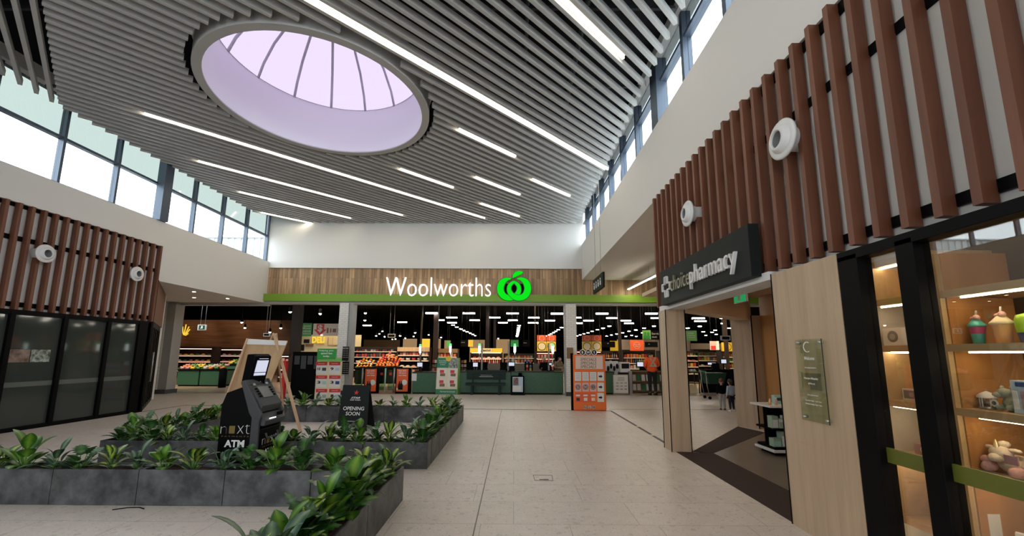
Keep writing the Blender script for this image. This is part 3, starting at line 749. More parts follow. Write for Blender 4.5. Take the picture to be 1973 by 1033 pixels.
sm = catmull(strk, 4); lo = AY(990.5, 557, 16.4)
for sgn, y in ((1, 16.40), (-1, 16.36)):
    mb = MB(O); ribbon(mb, sm, (lo.x, y, lo.z), sgn, 1, 4.2, 0.02); mb.build('backing', M['logo_side'], lg)
    mb = MB(O); ribbon(mb, sm, (lo.x, y - 0.02, lo.z), sgn, 1, 0, 0.02); mb.build('lobe', M['logo'], lg)
leaf = [(-10, -70), (-9, -90), (5, -110), (32, -118), (58, -112), (50, -98), (28, -88), (8, -78)]
for e, mm, y, th, nm in ((1.12, 'logo_side', 16.40, 0.02, 'backing'), (1.0, 'logo', 16.38, 0.02, 'leaf')):
    cxl, cyl = 24, -96
    MB(O).prism([((cxl + (x - cxl) * e) * U, -(cyl + (yy_ - cyl) * e) * U) for x, yy_ in leaf][::-1], (lo.x, y, lo.z), XV, ZV, -YV, th).build(nm, M[mm], lg)
MB(O).box(-0.45, 0.40, 16.4, 16.6, 4.0, 4.4).build('mount', M['matt_black'], lg)

# ================================================================== PHARMACY SIGN
O = (2.6, 5.75, 2.75)
ps = thing('pharmacy_sign', 'charcoal pharmacy fascia sign with raised white letters on the slats', 'sign', O)
MB(O).box(2.55, 2.67, 4.38, 7.13, 2.44, 3.03).build('sign_box', M['sign'], ps, 0.004)
U2 = Vector((0, -1, 0))
text('choice', (2.55, 6.235, 2.73), U2, ZV, M['gold_letter'], ps, 'lettering', O, height=0.245, width=0.73, depth=0.035, bold=0.0)
text('pharmacy', (2.55, 5.235, 2.695), U2, ZV, M['silver'], ps, 'lettering', O, height=0.33, width=1.24, depth=0.04, bold=-0.004)
cr = MB(O); cy, cz, w_, t_ = 6.82, 2.72, 0.055, 0.022
outl = [(-1, 3), (1, 3), (1, 1), (3, 1), (3, -1), (1, -1), (1, -3), (-1, -3), (-1, -1), (-3, -1), (-3, 1), (-1, 1)]
for i in range(12):
    a, b = outl[i], outl[(i + 1) % 12]
    cr.bar((2.535, cy - a[0] * w_, cz + a[1] * w_), (2.535, cy - b[0] * w_, cz + b[1] * w_), t_, 0.035, up=(1, 0, 0))
cr.build('cross', M['silver'], ps)

# corridor sign and pendant
O = (2.5, 12.1, 3.7); t = thing('hanging_direction_sign', 'dark hanging direction sign with four small white symbols', 'sign', O)
MB(O).box(2.47, 2.53, 11.4, 12.85, 3.47, 3.9).build('panel', M['sign'], t)
for y in (11.75, 12.55): MB(O).tube([(2.5, y, 3.9), (2.5, y, 7.0)], 0.006, 6).build('cable', M['lgrey'], t)
for y in (12.6, 12.3, 12.0, 11.7):
    b = MB(O); b.box(2.455, 2.47, y - .04, y + .04, 3.58, 3.70).box(2.455, 2.47, y - .025, y + .025, 3.72, 3.78); b.build('symbol', M['white_ink'], t)
O = (4.62, 15.0, 4.2); t = thing('pendant_light', 'thin linear pendant light hanging in the side corridor beyond the pharmacy sign', 'pendant light', O)
MB(O).bar((4.57, 16.4, 4.23), (4.69, 13.2, 4.23), 0.07, 0.06).build('housing', M['rim'], t); MB(O).bar((4.57, 16.4, 4.19), (4.69, 13.2, 4.19), 0.05, 0.03).build('diffuser', lamp('pendant_led', (1, .9, .72), 22), t)
for y in (13.9, 15.9): MB(O).tube([(4.6, y, 4.25), (4.6, y, 4.6)], 0.005, 6).build('cable', M['lgrey'], t)
for i, (x, y) in enumerate(((-11.8, 15.0), (-10.65, 13.5), (-10.7, 15.2), (-12.6, 13.6))):
    O = (x, y, 3.6); t = thing('downlight', 'round recessed downlight in the left soffit, ' + ('over the brick jamb', 'nearest the bulkhead edge', 'closest to the green band', 'deepest over the shop side')[i], 'downlight', O, 0, 'left soffit downlights')
    b = MB(O); b.lathe([(0.075, 3.59), (0.06, 3.585), (0.055, 3.6)], 20, (x, y, 0)); b.build('bezel', M['plastic'], t)
    b = MB(O); b.lathe([(0.055, 3.592), (0.001, 3.592)], 20, (x, y, 0)); b.build('lens', M['spot'], t)

# ================================================================== PLANTERS AND PLANTS
def leaf_add(mb, base, az, el, L, W, droop, kind, seg=7):
    d = Vector((math.cos(az), math.sin(az), 0)); side = Vector((-d.y, d.x, 0)); p = Vector(base); e = el
    st_ = L / seg; pts = [p.copy()]; els = [e]
    for i in range(seg):
        p = p + (d * math.cos(e) + ZV * math.sin(e)) * st_; e -= droop / seg; pts.append(p.copy()); els.append(e)
    b = len(mb.v)
    for i, q in enumerate(pts):
        t = i / seg; w_ = W * math.sin(math.pi * min(1, t * 0.93 + 0.05)) ** 0.75
        if kind == 'lobed': w_ *= (1.15 if i % 2 else 0.62)
        n = d * -math.sin(els[i]) + ZV * math.cos(els[i]); fold = 0.28
        for k, s in ((0, -1), (1, -0.5), (2, 0), (3, .5), (4, 1)):
            mb.v.append(q + side * s * w_ * 0.5 + n * abs(s) * w_ * fold * 0.5 - n * (abs(s) ** 2) * w_ * .12 - mb.o); mb.uv[len(mb.v) - 1] = (k / 4, t)
    for i in range(seg):
        for k in range(4): mb.face([b + i * 5 + k, b + i * 5 + k + 1, b + (i + 1) * 5 + k + 1, b + (i + 1) * 5 + k], 0, True)


def plant_proto(kind, seed):
    rnd = random.Random(seed); lv = MB(); st = MB()
    spec = dict(A=(13, .19, .095, 1.0, 'plain'), B=(15, .17, .125, 1.0, 'lobed'), C=(15, .18, .07, 1.3, 'plain'), D=(13, .17, .12, 0.9, 'plain'))[kind]
    for i in range(spec[0]):
        az = 2.399 * i + rnd.uniform(-.4, .4); t = i / spec[0]; el = R(82 - 60 * t + rnd.uniform(-10, 10)); h = rnd.uniform(.05, .15) * (1.4 - t * .7)
        p0 = Vector((rnd.uniform(-.02, .02), rnd.uniform(-.02, .02), 0)); d = Vector((math.cos(az) * math.cos(el), math.sin(az) * math.cos(el), math.sin(el))); p1 = p0 + d * h
        st.tube([p0, p1], 0.0045, 5); leaf_add(lv, p1, az, el, spec[1] * rnd.uniform(.75, 1.15), spec[2] * rnd.uniform(.85, 1.2), spec[3] * rnd.uniform(.6, 1.3), spec[4], 11 if spec[4] == 'lobed' else 7)
    return lv, st


kinds = {'A': ('leafA', 'yellow-centred'), 'B': ('leafB', 'dark lobed'), 'C': ('leafC', 'grey-green pointed'), 'D': ('leafD', 'lime green')}
protos = {}
for kd in 'ABCD':
    for j in range(2):
        lv, stm = plant_proto(kd, ord(kd) * 7 + j)
        protos[kd + str(j)] = (lv.mesh('leaves', M[kinds[kd][0]]), stm.mesh('stems', M['stem']))
box_meshes = {}


def trough(w_, d_, h=0.36, wall=0.022):
    key = (round(w_, 3), round(d_, 3))
    if key not in box_meshes:
        b = MB(); b.box(-w_ / 2, w_ / 2, -d_ / 2, -d_ / 2 + wall, 0, h).box(-w_ / 2, w_ / 2, d_ / 2 - wall, d_ / 2, 0, h).box(-w_ / 2, -w_ / 2 + wall, -d_ / 2 + wall, d_ / 2 - wall, 0, h).box(w_ / 2 - wall, w_ / 2, -d_ / 2 + wall, d_ / 2 - wall, 0, h).box(-w_ / 2 + wall, w_ / 2 - wall, -d_ / 2 + wall, d_ / 2 - wall, 0, .03)
        s = MB(); nx = 12
        for i in range(nx + 1):
            for j in range(5):
                s.v.append(Vector((-w_ / 2 + wall + (w_ - 2 * wall) * i / nx, -d_ / 2 + wall + (d_ - 2 * wall) * j / 4, h - .045 + random.uniform(-.008, .012))))
        for i in range(nx):
            for j in range(4): a = i * 5 + j; s.face([a, a + 5, a + 6, a + 1], 0, True)
        box_meshes[key] = (b.mesh('trough', M['concrete']), s.mesh('soil', M['soil']))
    return box_meshes[key]


ordn = ['first', 'second', 'third', 'fourth', 'fifth', 'sixth', 'seventh', 'eighth', 'ninth', 'tenth', 'eleventh', 'twelfth', 'thirteenth', 'fourteenth', 'fifteenth', 'sixteenth', 'seventeenth', 'eighteenth', 'nineteenth', 'twentieth', 'twenty-first', 'twenty-second', 'twenty-third', 'twenty-fourth']


def row(pts, axis, rowname, frm, nplants, depth=0.28, seq='ABDC', hs=1.0):
    """pts: edges of the boxes along axis, in order from `frm`; the cross position is in pts[1]"""
    edges, cross = pts; pc = 0
    for i in range(len(edges) - 1):
        a, b = sorted(edges[i:i + 2]); L = b - a - 0.006; c = (a + b) / 2
        x, y = (c, cross) if axis == 'x' else (cross, c)
        bm, sm_ = trough(L, depth)
        t = thing('planter_box', 'charcoal planter box, %s from the %s in the %s' % (ordn[i], frm, rowname), 'planter', (x, y, 0), 0 if axis == 'x' else R(90), rowname)
        for nm, me in (('trough', bm), ('soil', sm_)):
            o = bpy.data.objects.new(nm, me); COL.objects.link(o); o.parent = t
            if nm == 'trough': bv = o.modifiers.new('edge', 'BEVEL'); bv.width = .005; bv.segments = 2
        npl = max(1, round(nplants * L / .92))
        for j in range(npl):
            f = (j + .5) / npl; q = a + (b - a) * f if edges[0] < edges[-1] else b - (b - a) * f
            q += random.uniform(-.03, .03); kd = seq[pc % len(seq)]; pr = protos[kd + str(random.randint(0, 1))]
            px, py = (q, cross + random.uniform(-.04, .04)) if axis == 'x' else (cross + random.uniform(-.04, .04), q)
            t2 = thing('leafy_plant', '%s leafy plant, %s from the %s in the %s' % (kinds[kd][1], ordn[pc], frm, rowname), 'plant', (px, py, 0.315), random.uniform(0, 6.28), 'plants in the ' + rowname)
            s = random.uniform(.82, 1.18) * hs; t2.scale = (s, s, s * random.uniform(.9, 1.15))
            for nm, me in (('leaves', pr[0]), ('stems', pr[1])):
                o = bpy.data.objects.new(nm, me); COL.objects.link(o); o.parent = t2
            pc += 1


row(([-1.50, -2.15, -3.07, -3.99, -4.91, -5.53, -6.45, -7.37], 4.74), 'x', 'near front planter row', 'right', 3, seq='ADBDBCADCABCDAB')
row(([4.82, 3.68, 2.74, 1.8], -1.36), 'y', 'near planter arm', 'far end', 5, seq='CABDCADBDABDCAAD', hs=1.12)
row(([-1.21, -2.13, -3.05, -3.9, -4.9, -5.86], 6.19), 'x', 'middle planter row', 'right', 4, seq='BCABDBACDBABCD')
row(([6.34, 7.27, 8.2, 9.1, 9.93], -1.35), 'y', 'right planter arm', 'near end', 5, seq='ABDBCBDA', hs=1.05)
row(([-1.21, -2.12, -3.04, -3.96, -4.88, -5.86], 10.09), 'x', 'far planter row', 'right', 3, seq='ABACDCAB', hs=0.95)
row(([6.34, 7.27, 8.2, 9.1, 9.93], -5.72), 'y', 'left planter arm', 'near end', 4, seq='DBACDBAD')

# floor socket cover and dropped strip
O = (0.37, 5.68, 0); t = thing('floor_box', 'flush tiled floor socket cover in the open floor', 'floor box', O)
fb = MB(O); a, b, c, d = (0.26, 5.80), (0.51, 5.80), (0.50, 5.57), (0.27, 5.57)
for p, q in ((a, b), (b, c), (c, d), (d, a)): fb.bar((*p, .001), (*q, .001), .006, .004)
fb.build('outline', M['dark_strip'], t); MB(O).box(.33, .45, 5.60, 5.615, 0, .004).build('slot', M['ink'], t)
O = (-3.93, 4.52, 0); tag(MB(O).tube([(-4.1, 4.47, .004), (-4.0, 4.53, .004), (-3.88, 4.54, .004), (-3.80, 4.5, .004)], .006, 6).build('dropped_strap', M['ink']), 'small curved black strip dropped on the floor before the near planters', 'strap')

# ================================================================== CASH MACHINE
t = thing('cash_machine', 'black and grey cash machine behind the near planters', 'cash machine', (-3.38, 5.5, 0), R(89))
def side_prism(poly, x0, x1, name, m, bevel=0):  # poly in (y, z)
    return MB().prism(poly, (x0, 0, 0), YV, ZV, XV, x1 - x0).build(name, m, t, bevel)


side_prism([(.27, 0), (.27, .95), (.22, 1.10), (-.05, 1.20), (-.16, .9), (-.20, .86), (-.20, 0)], -.22, .22, 'cabinet', M['black'], 0.006)
side_prism([(-.02, 1.26), (.04, 1.24), (-.10, .86), (-.14, .80), (-.14, 0), (-.24, 0), (-.24, .76), (-.27, .84)], -.25, -.21, 'left_cheek', M['grey'], 0.012)
side_prism([(-.02, 1.26), (.04, 1.24), (-.10, .86), (-.14, .80), (-.14, 0), (-.24, 0), (-.24, .76), (-.27, .84)], .21, .25, 'right_cheek', M['grey'], 0.012)
side_prism([(.00, 1.26), (.04, 1.23), (-.12, .86), (-.22, .86), (-.25, .94)], -.215, .215, 'fascia', M['grey'], 0.008)
side_prism([(-.15, .86), (-.15, .70), (-.29, .70), (-.30, .76), (-.22, .84)], -.215, .215, 'cash_tray', M['grey'], 0.006)
side_prism([(-.2, .66), (-.2, .06), (-.245, .06), (-.245, .66)], -.20, .20, 'lower_door', M['black'], 0.01)
fn = Vector((0, -.32, .25)).normalized(); up_ = Vector((0, .25, .32)).normalized(); mid = Vector((0, -.125, 1.10))
def on_face(u0, u1, v0, v1, th, name, m, par):
    b = MB(); o = mid + fn * 0.004; p = [o + XV * u0 + up_ * v0, o + XV * u1 + up_ * v0, o + XV * u1 + up_ * v1, o + XV * u0 + up_ * v1]
    b.hexa(p, [q + fn * th for q in p]); return b.build(name, m, par)


on_face(-.105, .105, -.09, .075, .006, 'touch_screen', mat('grey_screen', (0.13, 0.14, 0.15), 0.2), t)
for s in (-1, 1):
    for k in range(4): on_face(s * .145 - .018, s * .145 + .018, -.075 + k * .038, -.055 + k * .038, .01, 'key', M['matt_black'], t)
    on_face(s * .13 - .02, s * .13 + .02, .10, .13, .012, 'camera_dome', M['lgrey'], t)
text('ATM', mid + fn * .005 + up_ * .165 + XV * .08, XV, up_, M['white_ink'], t, height=.032, width=.10, depth=.003, bold=.03)
MB().box(-.13, .0, -.305, -.295, .775, .785).build('cash_slot', lamp('slot_light', (.9, .93, 1), 1.5, False), t)
MB().box(.03, .13, -.31, -.29, .80, .84).build('card_reader', M['matt_black'], t)
hb = MB(); hb.tube([(-.12, -.26, .60), (-.12, -.28, .54), (.12, -.28, .54), (.12, -.26, .60)], .014, 8); hb.build('door_pull', M['grey'], t)
tp = side_prism([(.13, 1.19), (.11, 1.30), (.06, 1.58), (-.05, 1.585), (-.10, 1.55), (-.02, 1.23), (-.02, 1.19)], -.115, .115, 'topper', M['black'], 0.012)
tn = Vector((0, -.32, .08)).normalized() * -1; tn = Vector((0, -0.97, -0.24)); tu = Vector((0, -.08, .32)).normalized()
def on_top(u0, u1, v0, v1, name, m):
    o = Vector((0, -.06, 1.39)) + tn * .006; p = [o + XV * u0 + tu * v0, o + XV * u1 + tu * v0, o + XV * u1 + tu * v1, o + XV * u0 + tu * v1]
    return MB().hexa(p, [q + tn * .004 for q in p]).build(name, m, tp)


tp.rotation_euler.z = R(-20)
on_top(-.08, .08, -.04, .115, 'display', M['screen']); on_top(-.08, .08, -.085, -.05, 'display', M['screen']); on_top(-.06, .07, .135, .14, 'status_light', M['screen'])
text('ATM', Vector((0, -.06, 1.42)) + tn * .012, XV, tu, mat('violet_ink', (.10, .10, .32), .5), tp, height=.055, width=.13, depth=.002, bold=.01)
text('next', Vector((0, -.06, 1.48)) + tn * .012, XV, tu, mat('pale_violet_ink', (.45, .45, .65), .5), tp, height=.02, width=.07, depth=.002)
# livery on the side (faces local -X) and front
def livery(o, u, sc, par):
    n_ = u.cross(ZV)
    text('n', o - u * .15 * sc + ZV * .0, u, ZV, M['white_ink'], par, height=.085 * sc, width=.075 * sc, depth=.002, bold=-.03)
    text('xt', o + u * .10 * sc + ZV * .012 * sc, u, ZV, M['white_ink'], par, height=.11 * sc, width=.155 * sc, depth=.002, bold=-.03)
    p = o - u * .045 * sc; b = MB(); b.prism([(-.036 * sc, -.04 * sc), (.036 * sc, -.04 * sc), (.036 * sc, .05 * sc), (-.036 * sc, .05 * sc)], p, u, ZV, n_, .003); b.build('square_mark', M['atm_gold'], par)
    text('PAYMENTS', o - ZV * .075 * sc, u, ZV, M['atm_gold'], par, height=.014 * sc, width=.34 * sc, depth=.002, spacing=1.6)
    text('ATM', o - ZV * .16 * sc, u, ZV, M['white_ink'], par, height=.085 * sc, width=.25 * sc, depth=.002, bold=.035)
    text('1300 020 250', o - ZV * .235 * sc, u, ZV, M['white_ink'], par, height=.016 * sc, width=.13 * sc, depth=.002, bold=.02)
    text('nextpayments.com.au', o - ZV * .262 * sc, u, ZV, M['white_ink'], par, height=.014 * sc, width=.2 * sc, depth=.002)


livery(Vector((-.2215, .06, .65)), Vector((0, -1, 0)), 1.0, t)
livery(Vector((0, -.247, .50)), Vector((1, 0, 0)), .85, t)

# ================================================================== EASEL
O = AZ(500, 835); t = thing('display_easel', 'tall pine easel with a plywood board, seen from behind', 'easel', O)
b = MB(O); q = [AY(479, 653, 8.75), AY(554, 657, 8.75), AY(516, 748, 8.45), AY(434, 763, 8.45)]
b.slab(q[3], q[2], q[1], q[0], 0.02); bd = b.build('board', M['ply'], t)
b = MB(O); e1, e2 = q[0] * .90 + q[3] * .10, q[1] * .90 + q[2] * .10; off = Vector((0, -.012, 0)); b.slab(e1 + off, e2 + off, q[1] + off, q[0] + off, 0.006); b.build('paper_edge', M['paper'], bd)
ap = AY(528, 643, 8.7)
MB(O).bar(ap, AZ(579, 832), .035, .05).build('leg', M['pine'], t); MB(O).bar(q[0] + Vector((-.02, 0, 0)), AZ(408, 846), .035, .05).build('leg', M['pine'], t)
MB(O).bar(ap + Vector((-.03, .03, 0)), AZ(455, 812), .03, .05).build('leg', M['pine'], t)
MB(O).bar(ap + Vector((.02, .05, .0)), AZ(548, 812) , .03, .04).build('leg', M['pine'], t)

# ================================================================== STANDING SIGNS
def plate(par, x0, y0, x1, y1, Y, m, th=0.01, name='panel', O=(0, 0, 0), off=0.0, bevel=0):
    a, b, c, d = rectp(x0, y0, x1, y1, Y); return MB(O).box(a, b, Y - off - th, Y - off, c, d).build(name, m, par, bevel)


def ptext(s, x0, y0, x1, y1, Y, m, par, O=(0, 0, 0), off=0.012, **kw):
    a, b, c, d = rectp(x0, y0, x1, y1, Y); return text(s, ((a + b) / 2, Y - off, (c + d) / 2), XV, ZV, m, par, 'lettering', O, height=d - c, width=b - a, depth=0.003, **kw)


O = (-3.3, 8.95, 0); t = thing('sandwich_board', 'black pavement sign reading opening soon inside the planter enclosure', 'sign', O)
fa = [Vector((-3.66, 8.80, .02)), Vector((-3.02, 8.76, .02)), Vector((-3.10, 9.02, .92)), Vector((-3.68, 9.06, .92))]
fp = MB(O).slab(*fa, 0.02).build('front_panel', M['sign'], t)
MB(O).slab(Vector((-3.04, 9.34, .02)), Vector((-3.68, 9.38, .02)), Vector((-3.68, 9.10, .92)), Vector((-3.10, 9.06, .92)), 0.02).build('rear_panel', M['sign'], t)
MB(O).bar((-3.67, 9.02, .4), (-3.67, 9.22, .4), .012, .02).build('brace', M['black'], t)
uu = (fa[1] - fa[0]).normalized(); vv = (fa[3] - fa[0]); vv = (vv - uu * vv.dot(uu)).normalized(); cc = (fa[0] + fa[1] + fa[2] + fa[3]) / 4; nn = uu.cross(vv)
wt = dict(depth=.002)
text('OPENING', cc + vv * -.02 + nn * .002, uu, vv, M['white_ink'], fp, 'lettering', O, height=.075, width=.45, bold=.008, **wt)
text('SOON', cc + vv * -.125 + nn * .002, uu, vv, M['white_ink'], fp, 'lettering', O, height=.075, width=.30, bold=.008, **wt)
text('THE BODY CAMPAIGN IS AT SOON', cc + vv * -.28 + nn * .002, uu, vv, M['white_ink'], fp, 'lettering', O, height=.016, width=.44, **wt)
text('STAR', cc + vv * .20 + nn * .002, uu, vv, M['white_ink'], fp, 'lettering', O, height=.04, width=.2, bold=.02, shear=.4, **wt)
text('CAR WASH', cc + vv * .155 + nn * .002, uu, vv, M['white_ink'], fp, 'lettering', O, height=.022, width=.22, bold=.02, **wt)
MB(O).prism([((.055 if i % 2 == 0 else .022) * math.sin(i * math.pi / 5), (.055 if i % 2 == 0 else .022) * math.cos(i * math.pi / 5)) for i in range(10)][::-1], cc + vv * .31, uu, vv, nn, .004).build('red_star', M['red'], fp)

# orange specials board
Yb = 12.2; O = (2.25, Yb, 0); t = thing('specials_board', 'tall orange specials board with three round badges on top', 'sign', O)
a, b, c, d = rectp(1106, 683, 1166, 791, Yb)
bp_ = MB(O).box(a, b, Yb, Yb + .10, .0, d).build('board', M['orange2'], t, 0.03)
MB(O).box(a - .06, a + .02, Yb + .10, Yb + .16, .0, d + .03).build('stand', M['matt_black'], t)
plate(bp_, 1109, 686, 1161, 711, Yb, M['card_pink'], .008, 'header_card', O, .002, .01)
for k, y in enumerate((690, 697, 704)): ptext('SPECIALS', 1118, y, 1149, y + 5.5, Yb, M['brown'], bp_, O, shear=.25, bold=.005)
plate(bp_, 1107.5, 757, 1146, 775, Yb, M['orange'], .004, 'offer_card', O, .002)
for r_, y in enumerate((717, 737.5, 757.5)):
    for k in range(4):
        x = 1107.5 + k * 14.6; 
        if r_ < 2 or k == 3: plate(bp_, x, y, x + 12, y + 17, Yb, M['paper'] if (r_ == 0 or k == 3) else M['pink_card'], .006, 'offer_card', O, .003)
        if k == 3:
            e = AY(x + 6, y + 8.5, Yb - .012); u_ = .0135
            MB(O).prism([(-4 * u_, -1.6 * u_), (0, -1.6 * u_), (0, -3.6 * u_), (4 * u_, 0), (0, 3.6 * u_), (0, 1.6 * u_), (-4 * u_, 1.6 * u_)], e, XV, ZV, -YV, .003).build('arrow', M['ink'], bp_)
        elif r_ == 1:
            e = AY(x + 6, y + 8.5, Yb); bb = MB(O); bb.lathe([(.062, 0), (.075, 0)], 24, e + Vector((0, -.013, 0)), axis='y'); bb.build('ring', M['ink'], bp_)
            bb = MB(O); bb.lathe([(.001, 0), (.045, 0)], 20, e + Vector((0, -.012, 0)), axis='y'); bb.build('disc', M['ink'], bp_)
            text('BWS'[k], e + Vector((0, -.0125, 0)), XV, ZV, M['white_ink'], bp_, 'lettering', O, height=.05, depth=.003, bold=.03)
        elif r_ == 0:
            for q_ in range(4): plate(bp_, x + 2, y + 3 + q_ * 3.2, x + 10, y + 3.6 + q_ * 3.2, Yb, M['lgrey'], .002, 'printed_line', O, .01)
        else:
            plate(bp_, x + 2, y + 3, x + 10, y + 6, Yb, M['paper'], .003, 'printed_line', O, .005); plate(bp_, x + 3, y + 9, x + 9.5, y + 15, Yb, (M['grey'], M['paper'], M['cream'])[k], .003, 'picture', O, .005)
for xs, y, r_ in (((1122, 1133, 1144.5), 679, .085), ((1127.5, 1135.5, 1143.5), 784.5, .045)):
    for k, x in enumerate(xs):
        e = AY(x, y, Yb); bb = MB(O); bb.lathe([(r_, .0), (r_, -.03), (.001, -.03)], 24, e, axis='y'); bd = bb.build('badge', M['ink'], t)
        bb = MB(O); bb.lathe([(r_ * .80, -.034), (r_, -.034)], 24, e, axis='y'); bb.build('badge_ring', M['white_ink'], bd)
        text('BWS'[k], e + Vector((0, -.031, 0)), XV, ZV, M['white_ink'], bd, 'lettering', O, height=r_ * .85, depth=.003, bold=.03)

# ================================================================== SUPERMARKET INTERIOR
# store ceiling lights
strips = [(820, 843, 603), (893, 914, 603.3), (976, 999, 603.6), (1062, 1084, 604), (1148, 1172, 604), (1243, 1267, 604), (860, 881, 611.5), (943, 964, 611.6), (1018, 1039, 611.8), (1108, 1119, 611.8), (1168, 1190, 612.4), (1254, 1276, 612.6),
          (837, 856, 616.6), (905, 924, 616.8), (978, 998, 617), (1050, 1069, 617.4), (1124, 1144, 617.6), (1197, 1215, 617.8), (1269, 1280, 618), (862, 880, 621.4), (960, 978, 621.8), (1018, 1037, 622), (1107, 1122, 622.4), (1203, 1221, 622.8), (766, 784, 620.6),
          (1334, 1357, 613), (1339, 1360, 618.6), (1282, 1300, 613), (1388, 1400, 613), (700, 715, 627), (560, 575, 640)]
me_s = {}
for i, (a, b, y) in enumerate(strips):
    p, q = AZ(a, y, 4.0), AZ(b, y, 4.0); O = (p + q) / 2; L = round(q.x - p.x, 1)
    t = thing('tube_light', 'white tube light hanging in rows under the black supermarket ceiling', 'ceiling light', O, 0, 'supermarket tube lights')
    MB((0, 0, 0)).box(-L / 2, L / 2, -.09, .09, 0.02, .10).tube([(0, 0, .1), (0, 0, 1.31)], .01, 5).build('housing', M['store_deck'], t); MB().box(-L / 2, L / 2, -.06, .06, -.05, .02).build('diffuser', M['store_led'], t)
ov = [(873, 626), (880, 630), (888, 633.6), (894, 636.6), (900, 639), (906, 641.6), (911, 644), (915.5, 646.6), (1000, 627), (999.3, 630.6), (998.8, 634), (998.3, 637), (997.8, 640), (997.2, 643), (996.7, 645.6), (996.2, 648), (1082, 631), (1076, 635), (1071, 638), (1067, 640.5), (1062, 643), (1058, 645), (1054, 647),
      (1174, 628), (1162, 632), (1151, 635), (1141, 638), (1133, 641), (1125, 643), (1118, 645), (1112, 647), (1225, 635.5), (1212, 638), (1200, 641), (1188, 643.5), (1178, 645.5), (1169, 647.5), (1260, 628), (1241, 632), (1226, 648), (1206, 650 - 2), (1217, 646), (1238, 641), (1348, 628.5), (1325, 632), (1378, 636), (1355, 639), (1380, 644), (1360, 646), (1372, 640), (1393, 623), (1405, 632), (1300, 632), (1310, 640)]
hm = MB(); hm.lathe([(.10, .22), (.20, .10), (.23, .0)], 16); hm.tube([(0, 0, .2), (0, 0, 1.31)], .012, 5); hm = hm.mesh('housing', M['store_deck'])
hl = MB(); hl.lathe([(.15, .0), (.14, -.04), (.08, -.06), (.001, -.065)], 16); hl = hl.mesh('lens', M['store_led'])
for x, y in ov:
    p = AZ(x, y, 4.0); t = thing('high_bay_light', 'round white light in the long rows receding through the supermarket', 'ceiling light', p, 0, 'supermarket high bay lights')
    for nm, me in (('housing', hm), ('lens', hl)): o = bpy.data.objects.new(nm, me); COL.objects.link(o); o.parent = t
sp = [(559, 601, 20), (617, 604.5, 20), (541, 632, 25), (704, 603, 20), (703, 617, 24), (725, 647, 32), (731, 643, 32), (737, 638, 30), (741, 648.5, 33), (756, 653.5, 36), (771, 647, 32), (797, 648, 32), (800, 641, 30), (781, 651.5, 34), (826, 645, 32), (466, 621, 24), (472, 631.5, 27), (762, 653, 36), (850, 650, 34), (520, 640, 27), (960, 652, 36)]
sb = MB().lathe([(.03, .25), (.07, .2), (.075, .02), (.07, 0)], 12).mesh('spot_body', M['matt_black']); sb2 = MB().blob((0, 0, -.005), .062, .062, .05, 10).mesh('spot_lens', M['spot'])
for x, y, Y in sp:
    p = AY(x, y, Y); t = thing('spotlight', 'small bright spotlight on the black ceiling over the fresh food', 'spotlight', p, 0, 'supermarket spotlights')
    for nm, me in (('body', sb), ('lens', sb2)): o = bpy.data.objects.new(nm, me); COL.objects.link(o); o.parent = t
    if p.z < 5.1: MB().tube([(0, 0, .2), (0, 0, 5.3 - p.z)], .012, 5).build('rod', M['matt_black'], t)

def added_spot_lamp(x, y, z, tx, ty, tz, w, col=(1, .72, .42), ang=75):  # spot lamps added to brighten the store, each given an unlit body
    d = bpy.data.lights.new('added_spot_lamp', 'SPOT'); d.energy = w; d.color = col; d.spot_size = R(ang); d.spot_blend = .6; d.shadow_soft_size = .08
    o = bpy.data.objects.new('added_spot_lamp', d); COL.objects.link(o); o.location = (x, y, z)
    o.rotation_euler = (Vector((tx, ty, tz)) - Vector((x, y, z))).to_track_quat('-Z', 'Y').to_euler()
    t = thing('added_spotlight', 'unlit black spotlight body added for a fill lamp under the dark supermarket ceiling', 'spotlight', (x, y, z + .03), 0, 'added supermarket spotlights')
    b = MB().lathe([(.001, .17), (.05, .17), (.085, .02), (.085, 0)], 12).build('lamp_body', M['matt_black'], t)
    return o


for x in (-26, -23.5, -21, -18.5): added_spot_lamp(x, 27.6, 5.1, x, 30, 2.7, 110)
for x in (-21, -16.5): added_spot_lamp(x, 18.8, 5.1, x + .3, 21, .9, 380)
for x, y in ((-9.5, 21), (-7.5, 21.5), (-8.5, 25.5), (-4.5, 22), (-2.2, 20.5), (1, 20.5), (6.5, 21), (10, 22), (12, 20)): added_spot_lamp(x, y - 1.5, 5.1, x, y + 1.2, 1.0, 420)
added_spot_lamp(-12.4, 28.2, 5.0, -12.6, 30, 2.6, 170, (1, .8, .5), 95); added_spot_lamp(-10.6, 28.2, 5.0, -10.4, 30, 2.4, 130, (1, .8, .5), 95)

# goods: one mesh per kind and colour, copied
GM = {}


def good(kind, c):
    if (kind, c) not in GM:
        b = MB()
        if kind == 'packet': b.box(-.06, .06, -.04, .04, 0, .17).box(-.058, .058, -.038, .038, .17, .18)
        elif kind == 'bottle': b.lathe([(.001, 0), (.04, 0), (.042, .15), (.03, .2), (.014, .23), (.014, .29), (.001, .29)], 10)
        elif kind == 'fruit': b.blob((0, 0, .045), .045, .045, .042, 8)
        elif kind == 'bunch': b.blob((0, 0, .06), .11, .08, .07, 8).blob((.06, .02, .1), .06, .06, .06, 6).blob((-.06, -.01, .1), .06, .06, .05, 6)
        elif kind == 'tray': b.box(-.11, .11, -.08, .08, 0, .03).blob((0, 0, .035), .09, .06, .035, 8)
        GM[kind, c] = b.mesh(kind, M[c])
    return GM[kind, c]


